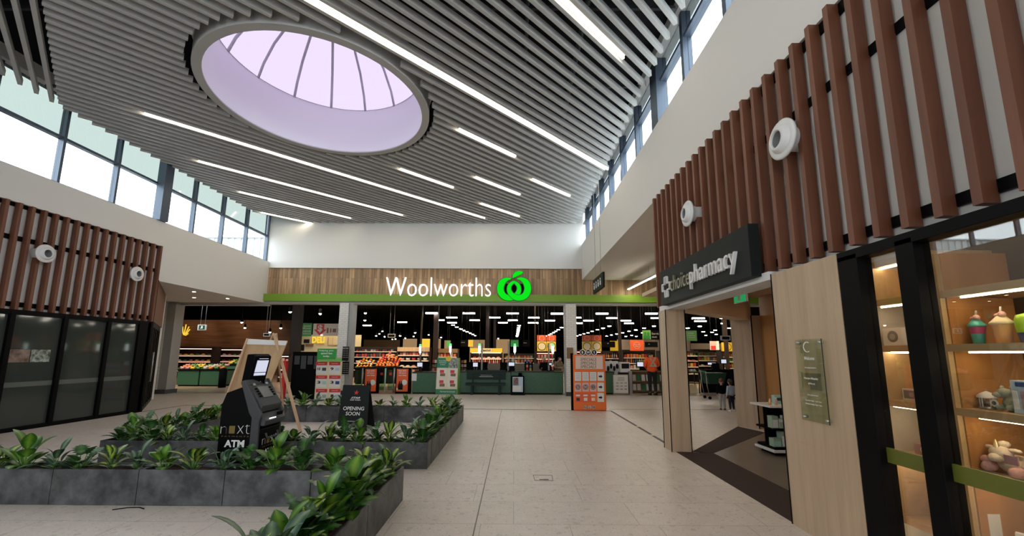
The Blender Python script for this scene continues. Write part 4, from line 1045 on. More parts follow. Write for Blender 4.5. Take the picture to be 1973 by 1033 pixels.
CATS = {'packet': 'packet', 'bottle': 'bottle', 'fruit': 'fruit', 'bunch': 'vegetables', 'tray': 'food tray'}
NMS = {'packet': 'grocery_packet', 'bottle': 'bottle', 'fruit': 'piece_of_fruit', 'bunch': 'bunch_of_produce', 'tray': 'food_tray'}


def put(kind, c, x, y, z, where, s=1.0, verb='on'):
    o = bpy.data.objects.new(NMS[kind], good(kind, c)); COL.objects.link(o); o.location = (x, y, z); o.rotation_euler.z = random.uniform(-.2, .2); o.scale = (s, s, s * random.uniform(.85, 1.15) if kind != 'fruit' else s)
    return tag(o, '%s %s %s' % ({'packet': 'small grocery packet', 'bottle': 'bottle', 'fruit': 'round fruit', 'bunch': 'heap of fresh produce', 'tray': 'wrapped food tray'}[kind], verb, where), CATS[kind], CATS[kind] + 's ' + verb + ' ' + where)


def gondola(px0, ptop, px1, Y, depth, zs, where, label, goods_, pal, header='shelf_dark', hz=.22, lit=None, name='shelf_unit', n=None, s=1.0, hmat=None):
    a = AY(px0, ptop, Y); b = AY(px1, ptop, Y); x0, x1, H = a.x, b.x, a.z; O = ((x0 + x1) / 2, Y, 0)
    t = thing(name, label, 'shelf', O)
    MB(O).box(x0, x1, Y + depth - .05, Y + depth, 0, H).box(x0, x0 + .05, Y, Y + depth, 0, H).box(x1 - .05, x1, Y, Y + depth, 0, H).build('frame', M['shelf_dark'], t)
    MB(O).box(x0, x1, Y - .02, Y + .12, H - hz, H).build('header', M[header] if not hmat else hmat, t)
    for i, z in enumerate(zs):
        MB(O).box(x0 + .05, x1 - .05, Y, Y + depth - .05, z - .04, z).build('shelf', M['shelf_dark'], t)
        MB(O).box(x0 + .05, x1 - .05, Y - .015, Y, z - .05, z + .01).build('price_strip', M['p_white'], t)
        if lit: MB(O).box(x0 + .08, x1 - .08, Y + .03, Y + .06, z - .06, z - .042).build('shelf_light', M[lit], t)
        k = goods_[i % len(goods_)]; W = {'packet': .15, 'bottle': .11, 'fruit': .1, 'bunch': .26, 'tray': .25}[k] * s; cnt = min(n or 99, int((x1 - x0 - .15) / W))
        step = (x1 - x0 - .2) / max(cnt, 1)
        for j in range(cnt): put(k, random.choice(pal), x0 + .1 + step * (j + .5), Y + .16, z, where, s)
    if lit: MB(O).box(x0 + .08, x1 - .08, Y + .03, Y + .07, H - hz - .03, H - hz).build('shelf_light', M[lit], t)
    return t


warm = ['p_red', 'p_brown', 'p_white', 'p_pink', 'p_orange', 'p_yellow']; meat = ['p_pink', 'p_red', 'p_white']; mixd = list(warm) + ['p_blue', 'p_green']
gondola(336, 668, 410, 26, .8, (.5, 1.05, 1.42), 'the lit cold case at far left', 'long lit cold case under the dark boarded wall at far left', ['bunch', 'tray', 'tray'], ['p_green', 'p_pink', 'p_yellow', 'p_white'], lit='fridge_led', hz=.12, s=1.3)
gondola(412, 670, 490, 27, .8, (.5, 1.05, 1.42), 'the lit cold case behind the easel', 'lit cold case behind the easel and cash machine', ['bunch', 'tray', 'tray'], ['p_green', 'p_pink', 'p_red', 'p_white'], lit='fridge_led', hz=.12, s=1.3)
gondola(538, 683, 558, 23, .6, (.3, .7, 1.1), 'the red case beside the black locker', 'narrow red lit case beside the tall black locker', ['packet'], ['p_red', 'p_pink'], lit='fridge_led', hz=.1)
gondola(682, 668, 766, 28, .7, (.5, .95, 1.35, 1.72), 'the back shelf behind the yellow fruit', 'back wall shelf behind the yellow fruit heap', ['packet', 'bunch', 'packet', 'packet'], ['p_white', 'p_brown', 'p_red', 'p_dark'], lit=None, hz=.16, s=1.3)
gondola(766, 669, 828, 24, .7, (.45, .85, 1.2, 1.5), 'the bakery shelf under the pale timber header', 'wide shelf with a pale timber header behind the orange poster', ['packet', 'tray', 'bunch', 'packet'], ['p_brown', 'p_pink', 'p_red', 'p_white'], header='oak', hz=.24, s=1.2)
gondola(838, 672, 882, 25, .7, (.6, 1.0, 1.4), 'the shelf behind the promotion board', 'shelf with brown header behind the promotion board', ['packet', 'bottle', 'packet'], warm, header='brown', hz=.24, s=1.2)
gondola(906, 671, 968, 23, .7, (.75, 1.05, 1.36), 'the shelf under the yellow special header', 'shelf unit with yellow special header above the bench', ['bottle', 'bottle', 'tray'], ['p_pink', 'p_red', 'p_white'], header='yellow', lit='fridge_led', hz=.24)
gondola(970, 681, 1030, 26, .6, (.7, 1.05, 1.35), 'the low shelf behind the checkouts', 'low shelf row behind the middle checkouts', ['bottle', 'packet', 'packet'], warm, hz=.12, s=1.2)
gondola(1032, 677, 1070, 22, .6, (.75, 1.05, 1.38), 'the shelf below the half price signs', 'pink lit shelf below the yellow half price signs', ['bottle', 'bottle', 'packet'], meat, lit='fridge_led', hz=.1)
gondola(1108, 674, 1160, 24, .6, (.75, 1.05, 1.38), 'the shelf behind the orange board', 'shelf behind the orange specials board and brick column', ['packet', 'bottle', 'packet'], warm, lit='fridge_led', hz=.12)
gondola(1160, 676, 1194, 24, .6, (.75, 1.05, 1.38), 'the shelf left of the black store post', 'shelf unit just left of the black store post', ['packet', 'packet', 'bottle'], mixd, hz=.14, s=1.1)
gondola(1200, 674, 1262, 27, .6, (.7, 1.05, 1.4), 'the shelf behind the person', 'long shelf behind the person in orange', ['packet', 'bottle', 'packet'], mixd, hz=.14, s=1.2)
gondola(1270, 676, 1345, 25, .6, (.5, .9, 1.25, 1.55), 'the shelf behind the pharmacy pillar', 'shelf partly behind the near pharmacy pillar', ['packet', 'packet', 'tray', 'packet'], mixd, hz=.12, s=1.2)
gondola(1337, 673, 1388, 27, .6, (.5, .9, 1.25, 1.55), 'the shelf seen through the pharmacy entry', 'wide shelf seen through the pharmacy entry', ['packet', 'tray', 'packet', 'packet'], mixd, hz=.14, s=1.2)
gondola(1390, 676, 1425, 23, .6, (.5, .9, 1.25, 1.5), 'the shelf beside the far pharmacy pillar', 'shelf beside the far pharmacy pillar', ['packet', 'bottle', 'packet', 'bottle'], mixd, hz=.12, s=1.1)


def table(px0, px1, ytop, Y, dep, where, label, kind, pal, front='dk_green', rows=3, peak=0.0, s=1.0, n=None):
    a, b = AY(px0, ytop, Y), AY(px1, ytop, Y); x0, x1, H = a.x, b.x, a.z; O = ((x0 + x1) / 2, Y, 0); t = thing('produce_table', label, 'table', O)
    MB(O).box(x0, x1, Y, Y + dep, .06, H - .06).build('body', M[front], t); MB(O).box(x0 - .03, x1 + .03, Y - .03, Y + dep + .03, H - .06, H).build('tray_top', M['matt_black'], t)
    MB(O).box(x0 + .05, x1 - .05, Y + .05, Y + dep - .05, 0, .06).build('plinth', M['matt_black'], t)
    W = {'fruit': .1, 'bunch': .24}[kind] * s; cnt = min(n or 99, int((x1 - x0) / W))
    for r_ in range(rows):
        for j in range(cnt):
            f = (j + .5) / cnt; zz = H + .06 * r_ * (1 if kind == 'bunch' else 1.2) + peak * (1 - abs(2 * f - 1)) * (r_ / max(1, rows - 1))
            put(kind, random.choice(pal), x0 + (x1 - x0) * f + random.uniform(-.02, .02), Y + .1 + r_ * min(.16, (dep - .2) / rows), zz, where, s)
    return t


table(343, 384, 712, 20.0, .9, 'the left green produce table', 'green fronted produce table nearest the left jamb', 'bunch', ['p_yellow', 'p_green', 'p_orange', 'p_pink'])
table(387, 430, 712, 20.0, .9, 'the second green produce table', 'green fronted produce table before the black bin', 'bunch', ['p_yellow', 'p_white', 'p_orange', 'p_pink', 'p_green'])
table(437, 468, 702, 21.2, .9, 'the taller produce table', 'taller dark green produce table left of the cash machine', 'bunch', ['p_green', 'p_yellow'], front='dk_green')
table(684, 716, 708, 22.0, .8, 'the table with the heap of yellow fruit', 'table carrying the heap of yellow fruit', 'fruit', ['p_yellow', 'p_orange', 'p_white'], front='matt_black', rows=4, peak=.2, s=1.5)
table(722, 767, 707, 22.4, .8, 'the table with the heap of oranges', 'table carrying the tall heap of oranges', 'fruit', ['p_orange', 'p_red', 'p_orange'], front='matt_black', rows=5, peak=.35, s=1.7)

# bin, posts, deli
p = AY(427, 748, 19.4); O = (p.x, 19.4, 0); t = thing('waste_bin', 'slim black round bin between the green produce tables', 'bin', O)
b = MB(); b.lathe([(.001, 0), (.15, 0), (.16, .78), (.001, .78)], 20); b.build('body', M['matt_black'], t); b = MB(); b.lathe([(.16, .78), (.165, .82), (.10, .88), (.001, .9)], 20); b.build('lid', M['black'], t)
for nm, (a, b_, Y, z1), lab in (('store_post', (555, 570, 24, 5.3), 'wide black post left of the deli room'), ('store_post', (833, 842, 24.6, 5.3), 'black post behind the green promotion board'), ('store_post', (935, 941, 28, 5.3), 'black post behind the yellow special shelf'), ('store_post', (950, 955, 30, 5.3), 'thin black post right of the yellow shelf header'),
                               ('store_post', (1193.5, 1199, 23.2, 5.3), 'black post between the brick column and the person'), ('store_post', (1400, 1406, 22, 5.3), 'grey post beside the far pharmacy pillar'), ('store_post', (1030, 1032.5, 20.8, 5.3), 'thin black post left of the half price signs'), ('store_post', (808, 811, 23.4, 5.3), 'thin dark post above the timber headed shelf')):
    q0, q1 = AY(a, 700, Y), AY(b_, 700, Y); tag(MB(((q0.x + q1.x) / 2, Y, 0)).box(q0.x, q1.x, Y, Y + (q1.x - q0.x), 0, z1).build(nm, M['shelf_dark']), lab, 'post')
Y = 30; x0, x1, z0, z1 = rectp(572, 648, 664, 690, Y); O = (x0, Y, 0); t = thing('deli_counter_wall', 'cream lit deli room wall with yellow deli letters', 'deli wall', O)
MB(O).box(x0 - .5, x1 + 1.2, Y, Y + .1, 0, z1 + .1).build('wall', M['cream'], t)
MB(O).box(x0, x0 + .25, Y - .05, Y, 0, z1).build('dark_edge', M['brown'], t)
plate(t, 633, 650, 653, 665, Y, M['cream'], .05, 'menu_panel', O, .02)
for x in (633, 642, 653): plate(t, x - .5, 650, x + .5, 666, Y, M['red'], .03, 'red_bar', O, .08)
plate(t, 586, 654, 597, 661, Y, M['ink'], .05, 'screen', O, .03); plate(t, 578, 664, 587, 676, Y, M['ink'], .05, 'oven_front', O, .03); plate(t, 589, 663, 604, 668, Y, M['brown'], .05, 'notice', O, .03)
ptext('DELI', 602, 649, 627, 661, Y, M['yellow_lit'], t, O, off=.1, bold=.04)
hh = MB(O); hh.lathe([(.1, 0), (.001, .04)], 10, AY(620, 646, 27)); hh.build('counter_lamp', M['led'], t)
Y = 27; x0, x1, z0, z1 = rectp(570, 648, 661, 623, Y); O = (x0, Y, z0); t = thing('overhead_banner', 'green and white overhead banner with a red arrow above the deli', 'banner', O)
plate(t, 570, 623, 602, 648, Y, M['sgreen'], .05, 'green_panel', O); plate(t, 603, 624, 661, 647, Y, M['p_white'], .05, 'picture_panel', O)
for k, s in enumerate(("You've boosted", 'over 2,000 prices', 'on hundreds', 'of products')): ptext(s, 573, 626 + k * 5, 600, 630 + k * 5, Y, M['paper'], t, O, off=.06)
e = AY(617, 635, Y - .06); MB(O).prism([(-.25, .35), (.25, .35), (.25, 0), (.42, 0), (0, -.4), (-.42, 0), (-.25, 0)][::-1], e, XV, ZV, -YV, .01).build('red_arrow', M['red'], t)
text('$', e + Vector((0, -.02, .05)), XV, ZV, M['paper'], t, 'lettering', O, height=.5, depth=.01, bold=.03)
for x, w_, h in ((632, 4, 10), (638, 3, 8), (645, 7, 7), (653, 4, 9), (657, 3, 6)): plate(t, x - w_ / 2, 637 - h / 2, x + w_ / 2, 637 + h / 2, Y, M['p_brown'], .01, 'product_picture', O, .052)
plate(t, 569, 621.5, 662, 623, Y, M['matt_black'], .04, 'rail', O)
# leafy neon on the timber wall
O = AY(356, 637, 29.9); t = thing('neon_leaf_sign', 'yellow glowing leaf shaped sign on the dark boarded wall', 'sign', O)
for a0, L in ((80, .55), (50, .5), (25, .45), (-20, .35), (110, .4)):
    a = R(a0); MB(O).tube([O + Vector((0, -.06, -.3)), O + Vector((math.cos(a) * L * .5, -.06, -.3 + math.sin(a) * L * .4)), O + Vector((math.cos(a) * L, -.06, -.1 + math.sin(a) * L))], .035, 6).build('tube', M['yellow_lit'], t)
Y = 18; p = AY(389, 631, Y); O = p; t = thing('exit_sign', 'hanging exit sign with a white running figure in the left opening', 'exit sign', O)
MB(O).box(p.x - .19, p.x + .17, Y, Y + .06, p.z - .12, p.z + .12).build('housing', M['plastic'], t); MB(O).box(p.x - .13, p.x + .13, Y - .01, Y, p.z - .09, p.z + .09).build('face', mat('dark_green_face', (.02, .09, .05), .4), t)
MB(O).prism([(-.02, .07), (.03, .07), (.05, .0), (.02, -.07), (-.01, -.02), (-.05, -.07), (-.06, -.05), (-.02, .02)], p + Vector((0, -.012, 0)), XV, ZV, -YV, .003).build('figure', M['white_ink'], t)
for s in (-.1, .1): MB(O).tube([(p.x + s, Y + .03, p.z + .12), (p.x + s, Y + .03, 5.3)], .008, 5).build('cable', M['lgrey'], t)
for (xa, ya, xb, yb, Y, lab) in ((747, 643.5, 761.5, 650.5, 26, 'small hanging screen box above the oranges'), (507, 642, 520, 648.5, 22, 'small black hanging box left of the easel top'), (1390, 647, 1407, 656, 19.5, 'hanging digital clock box beside the far pharmacy pillar')):
    a, b, c, d = rectp(xa, ya, xb, yb, Y); O = ((a + b) / 2, Y, c); t = thing('hanging_display', lab, 'display', O); MB(O).box(a, b, Y, Y + .1, c, d).build('housing', M['lgrey'], t); MB(O).box(a + .04, b - .04, Y - .01, Y, c + .04, d - .04).build('face', M['matt_black'], t)
    for x in (a + .1, b - .1): MB(O).tube([(x, Y + .05, d), (x, Y + .05, 5.3)], .008, 5).build('cable', M['lgrey'], t)
# lit wall panels behind the shelving
for xa, ya, xb, yb, Y, m_, lab in ((776, 653, 803, 670, 40, 'cream_lit', 'cream lit wall panel above the timber headed shelf'), (810, 653, 828, 670, 40, 'yellow_lit', 'yellow lit wall panel above the timber headed shelf'), (838, 653, 849, 672, 40, 'cream_lit', 'narrow cream lit wall panel behind the promotion board'), (856, 656, 868, 672, 40, 'cream_lit', 'dim lit wall panel beside the tall lamp pole'),
                                   (905, 655, 934, 672, 44, 'cream_lit', 'cream lit wall panel behind the special header'), (956, 654, 982, 674, 44, 'cream_lit', 'cream lit wall panel right of the special header'), (700, 655, 770, 674, 44, 'brown', 'brown wall panel above the fruit'), (1190, 655, 1330, 674, 50, 'tan', 'long tan wall panel behind the person'), (1330, 662, 1395, 676, 50, 'tan', 'tan wall panel seen through the pharmacy entry')):
    a, b, c, d = rectp(xa, ya, xb, yb, Y); tag(MB(((a + b) / 2, Y, 0)).box(a, b, Y, Y + .15, 0, d).build('lit_wall_panel', M[m_]), lab, 'wall panel')

# standing locker cabinet and savings stand in front
a, b, c, d = rectp(557, 678, 611, 771, 14.6); O = ((a + b) / 2, 14.6, 0); t = thing('black_display_case', 'tall glossy black cabinet beside the savings stand', 'cabinet', O)
MB(O).box(a, b, 14.6, 15.1, 0, rectp(557, 678, 611, 771, 14.6)[3]).build('body', M['black'], t, .01)
for k in range(4): MB(O).box(a + .08 + k * .23, a + .26 + k * .23, 14.59, 14.6, 1.2 - .15 * (k % 2), 1.5).build('posted_notice', M['grey'], t)
Ys = 14.3; a, b, c, d = rectp(605, 672, 658, 775, Ys); O = ((a + b) / 2, Ys, 0); t = thing('savings_stand', 'savings stand with green header and six red and white price cards', 'display stand', O)
MB(O).box(a, b, Ys, Ys + .12, 0, AY(600, 696, Ys).z).build('panel', M['cream'], t); MB(O).box(a - .1, b + .1, Ys - .1, Ys + .3, 0, .04).build('foot', M['grey'], t)
MB(O).box(AY(605, 0, Ys).x, AY(610, 0, Ys).x, Ys - .01, Ys + .12, .04, AY(600, 696, Ys).z).build('red_edge', M['red'], t)
plate(t, 613, 672, 650, 692, Ys, M['sgreen'], .10, 'header', O, 0, .01); plate(t, 613, 690, 659, 697, Ys, M['lgreen'], .08, 'header_step', O, 0)
for k, s in enumerate(('Helping you', 'spend less', 'today.')): ptext(s, (617, 621, 625)[k], 674 + k * 5.4, (645, 643, 638)[k], 678 + k * 5.4, Ys, M['white_ink'], t, O, off=.104, bold=.02 if k else 0)
pr_ = iter(['10', '9', '3', '3', '10', '8'])
for r_ in range(3):
    for c_ in range(2):
        x, y = 609 + c_ * 25.5, 697.5 + r_ * 26
        cd = plate(t, x, y, x + 22, y + 23, Ys, M['paper'], .012, 'price_card', O, .005); plate(cd, x, y, x + 22, y + 6.5, Ys, M['red'], .004, 'red_top', O, .018); ptext('Lower price', x + 5, y + 1.8, x + 17, y + 4.5, Ys, M['paper'], cd, O, off=.024)
        ptext(next(pr_), x + 2.5, y + 10.5, x + 9, y + 16, Ys, M['ink'], cd, O, off=.022, bold=.03); plate(cd, x + 12, y + 11, x + 20, y + 17, Ys, M[('grey', 'pblue', 'teal', 'navy', 'sage', 'pblue')[r_ * 2 + c_]], .004, 'product_picture', O, .018)
# opening hours on the first column
O = (-6.8, 16.33, 1.6); t = thing('opening_hours_panel', 'two black trading notices on the left brick column', 'notice', O)
for y0, y1 in ((668, 695), (697, 721)):
    pb = plate(t, 659, y0, 673, y1, 16.34, M['ink'], .02, 'notice_board', O)
    for k in range(5): plate(pb, 661, y0 + 4 + k * 4, 666, y0 + 5 + k * 4, 16.34, M['lgrey'], .003, 'printed_line', O, .02); plate(pb, 667, y0 + 4 + k * 4, 671, y0 + 5 + k * 4, 16.34, M['lgrey'], .003, 'printed_line', O, .02)
ptext('Store Hours', 660.5, 669.5, 672, 671.5, 16.34, M['paper'], t, O, off=.024)
for y0, y1, mm in ((670, 691, 'brown'),): plate(thing('brown_notice', 'brown framed notice on the right brick column', 'notice', (2.2, 16.3, 1.6)), 1092, y0, 1104, y1, 16.34, M[mm], .02, 'board', (2.2, 16.3, 1.6))

# front counter line
def counter(px0, px1, Y, lab, H=.86, name='checkout_counter', dep=.7):
    a, b = AY(px0, 740, Y), AY(px1, 740, Y); O = ((a.x + b.x) / 2, Y, 0); t = thing(name, lab, 'counter', O)
    MB(O).box(a.x, b.x, Y, Y + dep, 0.04, H - .03).build('front', M['dk_green'], t); MB(O).box(a.x - .01, b.x + .01, Y - .02, Y + dep + .02, H - .03, H).build('worktop', M['shelf_dark'], t); MB(O).box(a.x + .02, b.x - .02, Y + .03, Y + dep - .03, 0, .04).build('kick', M['matt_black'], t)
    return t


counter(794, 882, 17.05, 'green mottled counter panel between the red poster and promotion board'); counter(883, 984, 17.1, 'green mottled counter panel behind the bench', .88); counter(985, 1085.5, 17.05, 'green mottled counter panel from the poster bin to the brick column', .9)
counter(1163, 1184, 17.2, 'short green service counter right of the orange board', .9)
a, b, c, d = rectp(793, 720, 803, 734, 17.04); tag(MB(((a + b) / 2, 17.03, c)).box(a, b, 17.02, 17.045, c, d).build('paper_notice', M['paper']), 'white paper notice on the left end of the green counter', 'notice')
for k, (x, lab) in enumerate(((702, 'left of two orange gift posters at the entry gates'), (763, 'right of two orange gift posters at the entry gates'))):
    Y = 17.0; a, b, c, d = rectp(x, 711, x + 24, 756, Y); O = ((a + b) / 2, Y, 0); t = thing('gate_poster', lab, 'poster', O)
    MB(O).box(a - .04, b + .1, Y, Y + .12, 0, d + .03).build('frame', M['matt_black'], t); MB(O).box(a, b, Y - .01, Y, .08, d).build('poster_face', M['orange'], t)
    for q, s in enumerate(('Get $10', 'off your', 'next shop')): ptext(s, x + 5, 713 + q * 4.4, x + 20, 716.4 + q * 4.4, Y, M['paper'], t, O, off=.014, bold=.03)
    e = AY(x + 16, 737, Y - .012); bb = MB(O); bb.lathe([(.001, 0), (.11, 0)], 20, e, axis='y'); bb.build('round_badge', M['paper'], t)
    for dx in (6, 10): bb = MB(O); bb.lathe([(.001, 0), (.055, 0), (.055, .2), (.02, .27), (.02, .34), (.001, .34)], 10, AY(x + dx, 751, Y - .02) * 1.0); bb.v = [Vector((v.x, v.y * .2 + (Y - .02 - O[1]) * .8, v.z)) for v in bb.v]; bb.build('bottle_picture', M['ink'], t)
    plate(t, x + 1, 748, x + 12, 751.5, Y, M['paper'], .004, 'caption', O, .01)
for k, x in enumerate((683, 729, 746, 787)):
    Y = 17.3; w_ = (16, 14, 14, 6)[k]; a, b, c, d = rectp(x, 712, x + w_, 752, Y); O = ((a + b) / 2, Y, 0); t = thing('entry_gate', ('glass entry gate beside the brick column', 'glass entry gate right of the left poster', 'glass entry gate left of the right poster', 'narrow entry gate before the green counter')[k], 'gate', O)
    MB(O).box(a, b, Y, Y + .015, .1, d).build('glass_leaf', M['gate'], t); MB(O).tube([(b, Y, 0), (b, Y, d + .05)], .03, 8).build('post', M['teal'] if k == 1 else M['steel'], t); MB(O).tube([(a, Y, d), (b, Y, d)], .015, 6).build('rail', M['matt_black'], t)
    if k in (1, 2): plate(t, x + 4, 718, x + 9, 723, Y, M['red'], .004, 'red_spot', O, .002)
# promotion board
Y = 16.75; O = (AY(861, 740, Y).x, Y, 0); t = thing('promotion_board', 'promotion board with green top and four hamper pictures', 'sign', O)
tl, tr_, br_, bl = AY(843, 689, Y + .12), AY(883, 690, Y + .12), AY(880, 760, Y), AY(839, 759.5, Y); bl.z = br_.z = 0.0
bo = MB(O).slab(bl, br_, tr_, tl, .03).build('board', M['cream'], t)
MB(O).slab(br_ + Vector((.02, .02, 0)), br_ + Vector((.1, .45, 0)), tr_ + Vector((.05, .2, 0)), tr_ + Vector((.02, .02, 0)), .02).build('rear_leg', M['lgreen'], t)
un = (br_ - bl).normalized(); vn = (tl - bl); vn = (vn - un * vn.dot(un)).normalized(); n2 = un.cross(vn); W_, H_ = (br_ - bl).length, (tl - bl).length
def onb(f0, f1, g0, g1, m_, nm, th=.005, sk=.05):
    P = lambda f, g: bl + (tl - bl) * g + ((br_ - bl) * (1 - g) + (tr_ - tl) * g) * f + n2 * .002
    b = MB(O); p = [P(f0, g0), P(f1, g0), P(f1, g1), P(f0, g1)]; b.hexa(p, [q + n2 * th for q in p]); return b.build(nm, m_, bo)
onb(0, 1, 0, .14, M['promo_green'], 'footer'); onb(0, .55, .72, 1, M['promo_green'], 'header_green'); onb(.55, 1, .72, 1, M['photo_grey'], 'header_photo')
for f in (.05, .55):
    for g in (.18, .46):
        onb(f, f + .42, g, g + .25, M['paper'], 'picture_card', .006); onb(f + .12, f + .36, g + .03, g + .11, M['brown'], 'crate', .012); onb(f + .1, f + .3, g + .12, g + .2, M['red'], 'contents', .01)
text('The fresh food people', bl + un * W_ * .56 + vn * H_ * .07 + n2 * .01, un, vn, M['white_ink'], bo, 'lettering', O, height=.07, width=.60, depth=.003, shear=.3)
text('Australian\nchristmas\nis here', bl + un * W_ * .28 + vn * H_ * .86 + n2 * .01, un, vn, M['white_ink'], bo, 'lettering', O, height=.2, width=.3, depth=.003)
e = bl + un * W_ * .55 + vn * H_ * .97 + n2 * .02; bb = MB(O); bb.lathe([(.001, 0), (.11, 0)], 20, e, axis='y'); bb.build('round_badge', M['yellow'], bo)

# bench
Y = 16.55; a, b, c, d = rectp(896, 722, 974, 762, Y); O = ((a + b) / 2, Y, 0); t = thing('bench', 'dark green slatted bench facing the mall before the counter', 'bench', O)
for k in range(4): MB(O).box(a, b, Y + .42, Y + .45, .58 + k * .095, .665 + k * .095).build('back_slat', M['bench_green'], t)
for k in range(4): MB(O).box(a, b, Y + .02 + k * .1, Y + .11 + k * .1, .42, .455).build('seat_slat', M['bench_green'], t)
for x in (a + .25, b - .25):
    MB(O).box(x - .04, x + .04, Y + .06, Y + .14, 0, .42).build('leg', M['bench_green'], t); MB(O).box(x - .04, x + .04, Y + .36, Y + .44, 0, .42).build('leg', M['bench_green'], t); MB(O).box(x - .03, x + .03, Y + .45, Y + .48, .4, .95).build('back_upright', M['bench_green'], t)
MB(O).box(a, b, Y - .0, Y + .02, .36, .455).build('apron', M['bench_green'], t)
text('Woolworths Supermarkets', ((a + b) / 2, Y + .418, .74), XV, ZV, M['paper'], t, 'lettering', O, height=.035, width=.45, depth=.003)
MB(O).box((a + b) / 2 - .28, (a + b) / 2 + .28, Y + .413, Y + .42, .68, .695).build('white_line', M['paper'], t)
tag(MB(AY(894, 760, 16.9)).box(AY(891, 0, 16.9).x, AY(896, 0, 16.9).x, 16.85, 17.0, 0, .88).build('end_panel', M['matt_black']), 'narrow black end panel at the left end of the bench', 'panel')
# poster bin
a, b, c, d = rectp(985, 725, 1010, 762, 16.6); O = ((a + b) / 2, 16.6, 0); t = thing('poster_bin', 'short black unit with a magazine style poster right of the bench', 'poster stand', O)
MB(O).box(a, b, 16.6, 17.0, 0, d).build('body', M['matt_black'], t, .01); MB(O).box(a + .05, b - .05, 16.585, 16.6, .12, d - .03).build('poster', M['pblue'], t); MB(O).box(a + .07, a + .28, 16.58, 16.585, .38, d - .06).build('face_photo', M['photo_brown'], t); MB(O).box(a + .05, b - .12, 16.578, 16.585, .15, .36).build('caption_area', M['paper'], t); MB(O).box(a - .02, b + .02, 16.56, 17.0, 0, .05).build('base', M['black'], t)
MB(O).tube([((a + b) / 2 + .1, 16.8, d), ((a + b) / 2 + .1, 16.8, d + .12)], .08, 10).build('cap', M['matt_black'], t)

# checkouts: screens, registers, lamp poles, snack racks
def monitor(xa, ya, xb, yb, Y, lab, m_='screen', zb=.88):
    a, b, c, d = rectp(xa, ya, xb, yb, Y); O = ((a + b) / 2, Y, zb); t = thing('checkout_screen', lab, 'screen', O)
    MB(O).box(a - .03, b + .03, Y, Y + .05, c - .03, d + .03).build('housing', M['matt_black'], t); MB(O).box(a, b, Y - .008, Y, c, d).build('display', M[m_], t); MB(O).tube([((a + b) / 2, Y + .03, zb), ((a + b) / 2, Y + .03, c)], .03, 8).build('stand', M['matt_black'], t); MB(O).box((a + b) / 2 - .15, (a + b) / 2 + .15, Y - .1, Y + .15, zb - .0, zb + .03).build('foot', M['matt_black'], t)


monitor(804, 699, 814, 706.5, 17.5, 'white checkout screen above the left counter', zb=.86); monitor(911.5, 699, 920.5, 706.5, 17.5, 'white checkout screen above the bench back'); monitor(980, 698.5, 991, 705, 17.5, 'white checkout screen above the poster unit'); monitor(1058, 700, 1063, 703, 17.5, 'tiny lit screen beside the seated customers', zb=.9)
monitor(1228, 698, 1239, 706, 18.4, 'service screen left of the person in orange', zb=.9); monitor(1274, 698, 1281, 706, 18.4, 'service screen right of the person in orange', zb=.9); monitor(1390, 693, 1399, 700, 18.5, 'checkout screen seen beside the far pharmacy pillar', zb=.86); monitor(1364, 699, 1379, 702.5, 19.5, 'long lit checkout screen seen through the pharmacy entry', zb=.86)
for k, (x, Y) in enumerate(((819, 17.9), (926, 17.9), (932, 18.2), (970, 17.9), (985, 18.1), (905, 18.2), (1052, 18.3), (1384, 18.8))):
    p = AY(x, 712, Y); O = (p.x, Y, 0); t = thing('cash_register', 'black register on a stand, ' + ('beside the left white screen', 'right of the bench back screen', 'behind the grey pole over the bench', 'between the two middle screens', 'behind the poster unit screen', 'behind the left bench end', 'behind the two customers', 'near the trolley')[k], 'register', O)
    MB(O).box(p.x - .22, p.x + .22, Y, Y + .4, 0, .86).build('stand', M['shelf_dark'], t); MB(O).box(p.x - .16, p.x + .16, Y + .05, Y + .35, .86, .98).build('drawer', M['matt_black'], t); MB(O).hexa([(p.x - .14, Y + .15, .98), (p.x + .14, Y + .15, .98), (p.x + .14, Y + .2, .98), (p.x - .14, Y + .2, .98)], [(p.x - .16, Y + .22, 1.24), (p.x + .16, Y + .22, 1.24), (p.x + .16, Y + .27, 1.24), (p.x - .16, Y + .27, 1.24)]).build('display', M['matt_black'], t)
for k, (x, y0) in enumerate(((810, 665), (868, 664), (924, 664), (992, 664), (1065, 664))):
    Y = 18.6; p = AY(x, y0, Y); q = AY(x, y0 + 15, Y); O = (p.x, Y, 0); t = thing('lane_light_pole', 'checkout lane pole with a white tube and green tip, ' + ordn[k] + ' from the left', 'lane light', O)
    MB(O).tube([(p.x, Y, 0), (p.x, Y, q.z)], .02, 6).build('pole', M['steel'], t); MB(O).tube([(p.x, Y, q.z), (p.x, Y, p.z - .06)], .045, 8).build('tube', M['white_led'], t); MB(O).tube([(p.x, Y, p.z - .06), (p.x, Y, p.z + .04)], .05, 8).build('tip', M['green_lit'], t)
for k, (x, y0) in enumerate(((929, 662), (980, 658), (1057, 661))):
    Y = 17.9; p = AY(x, y0, Y); tag(MB((p.x, Y, 0)).tube([(p.x, Y, 0), (p.x, Y, p.z)], .035, 8).build('steel_pole', M['lgrey']), 'plain grey checkout pole, ' + ordn[k] + ' from the left behind the green counter', 'pole')
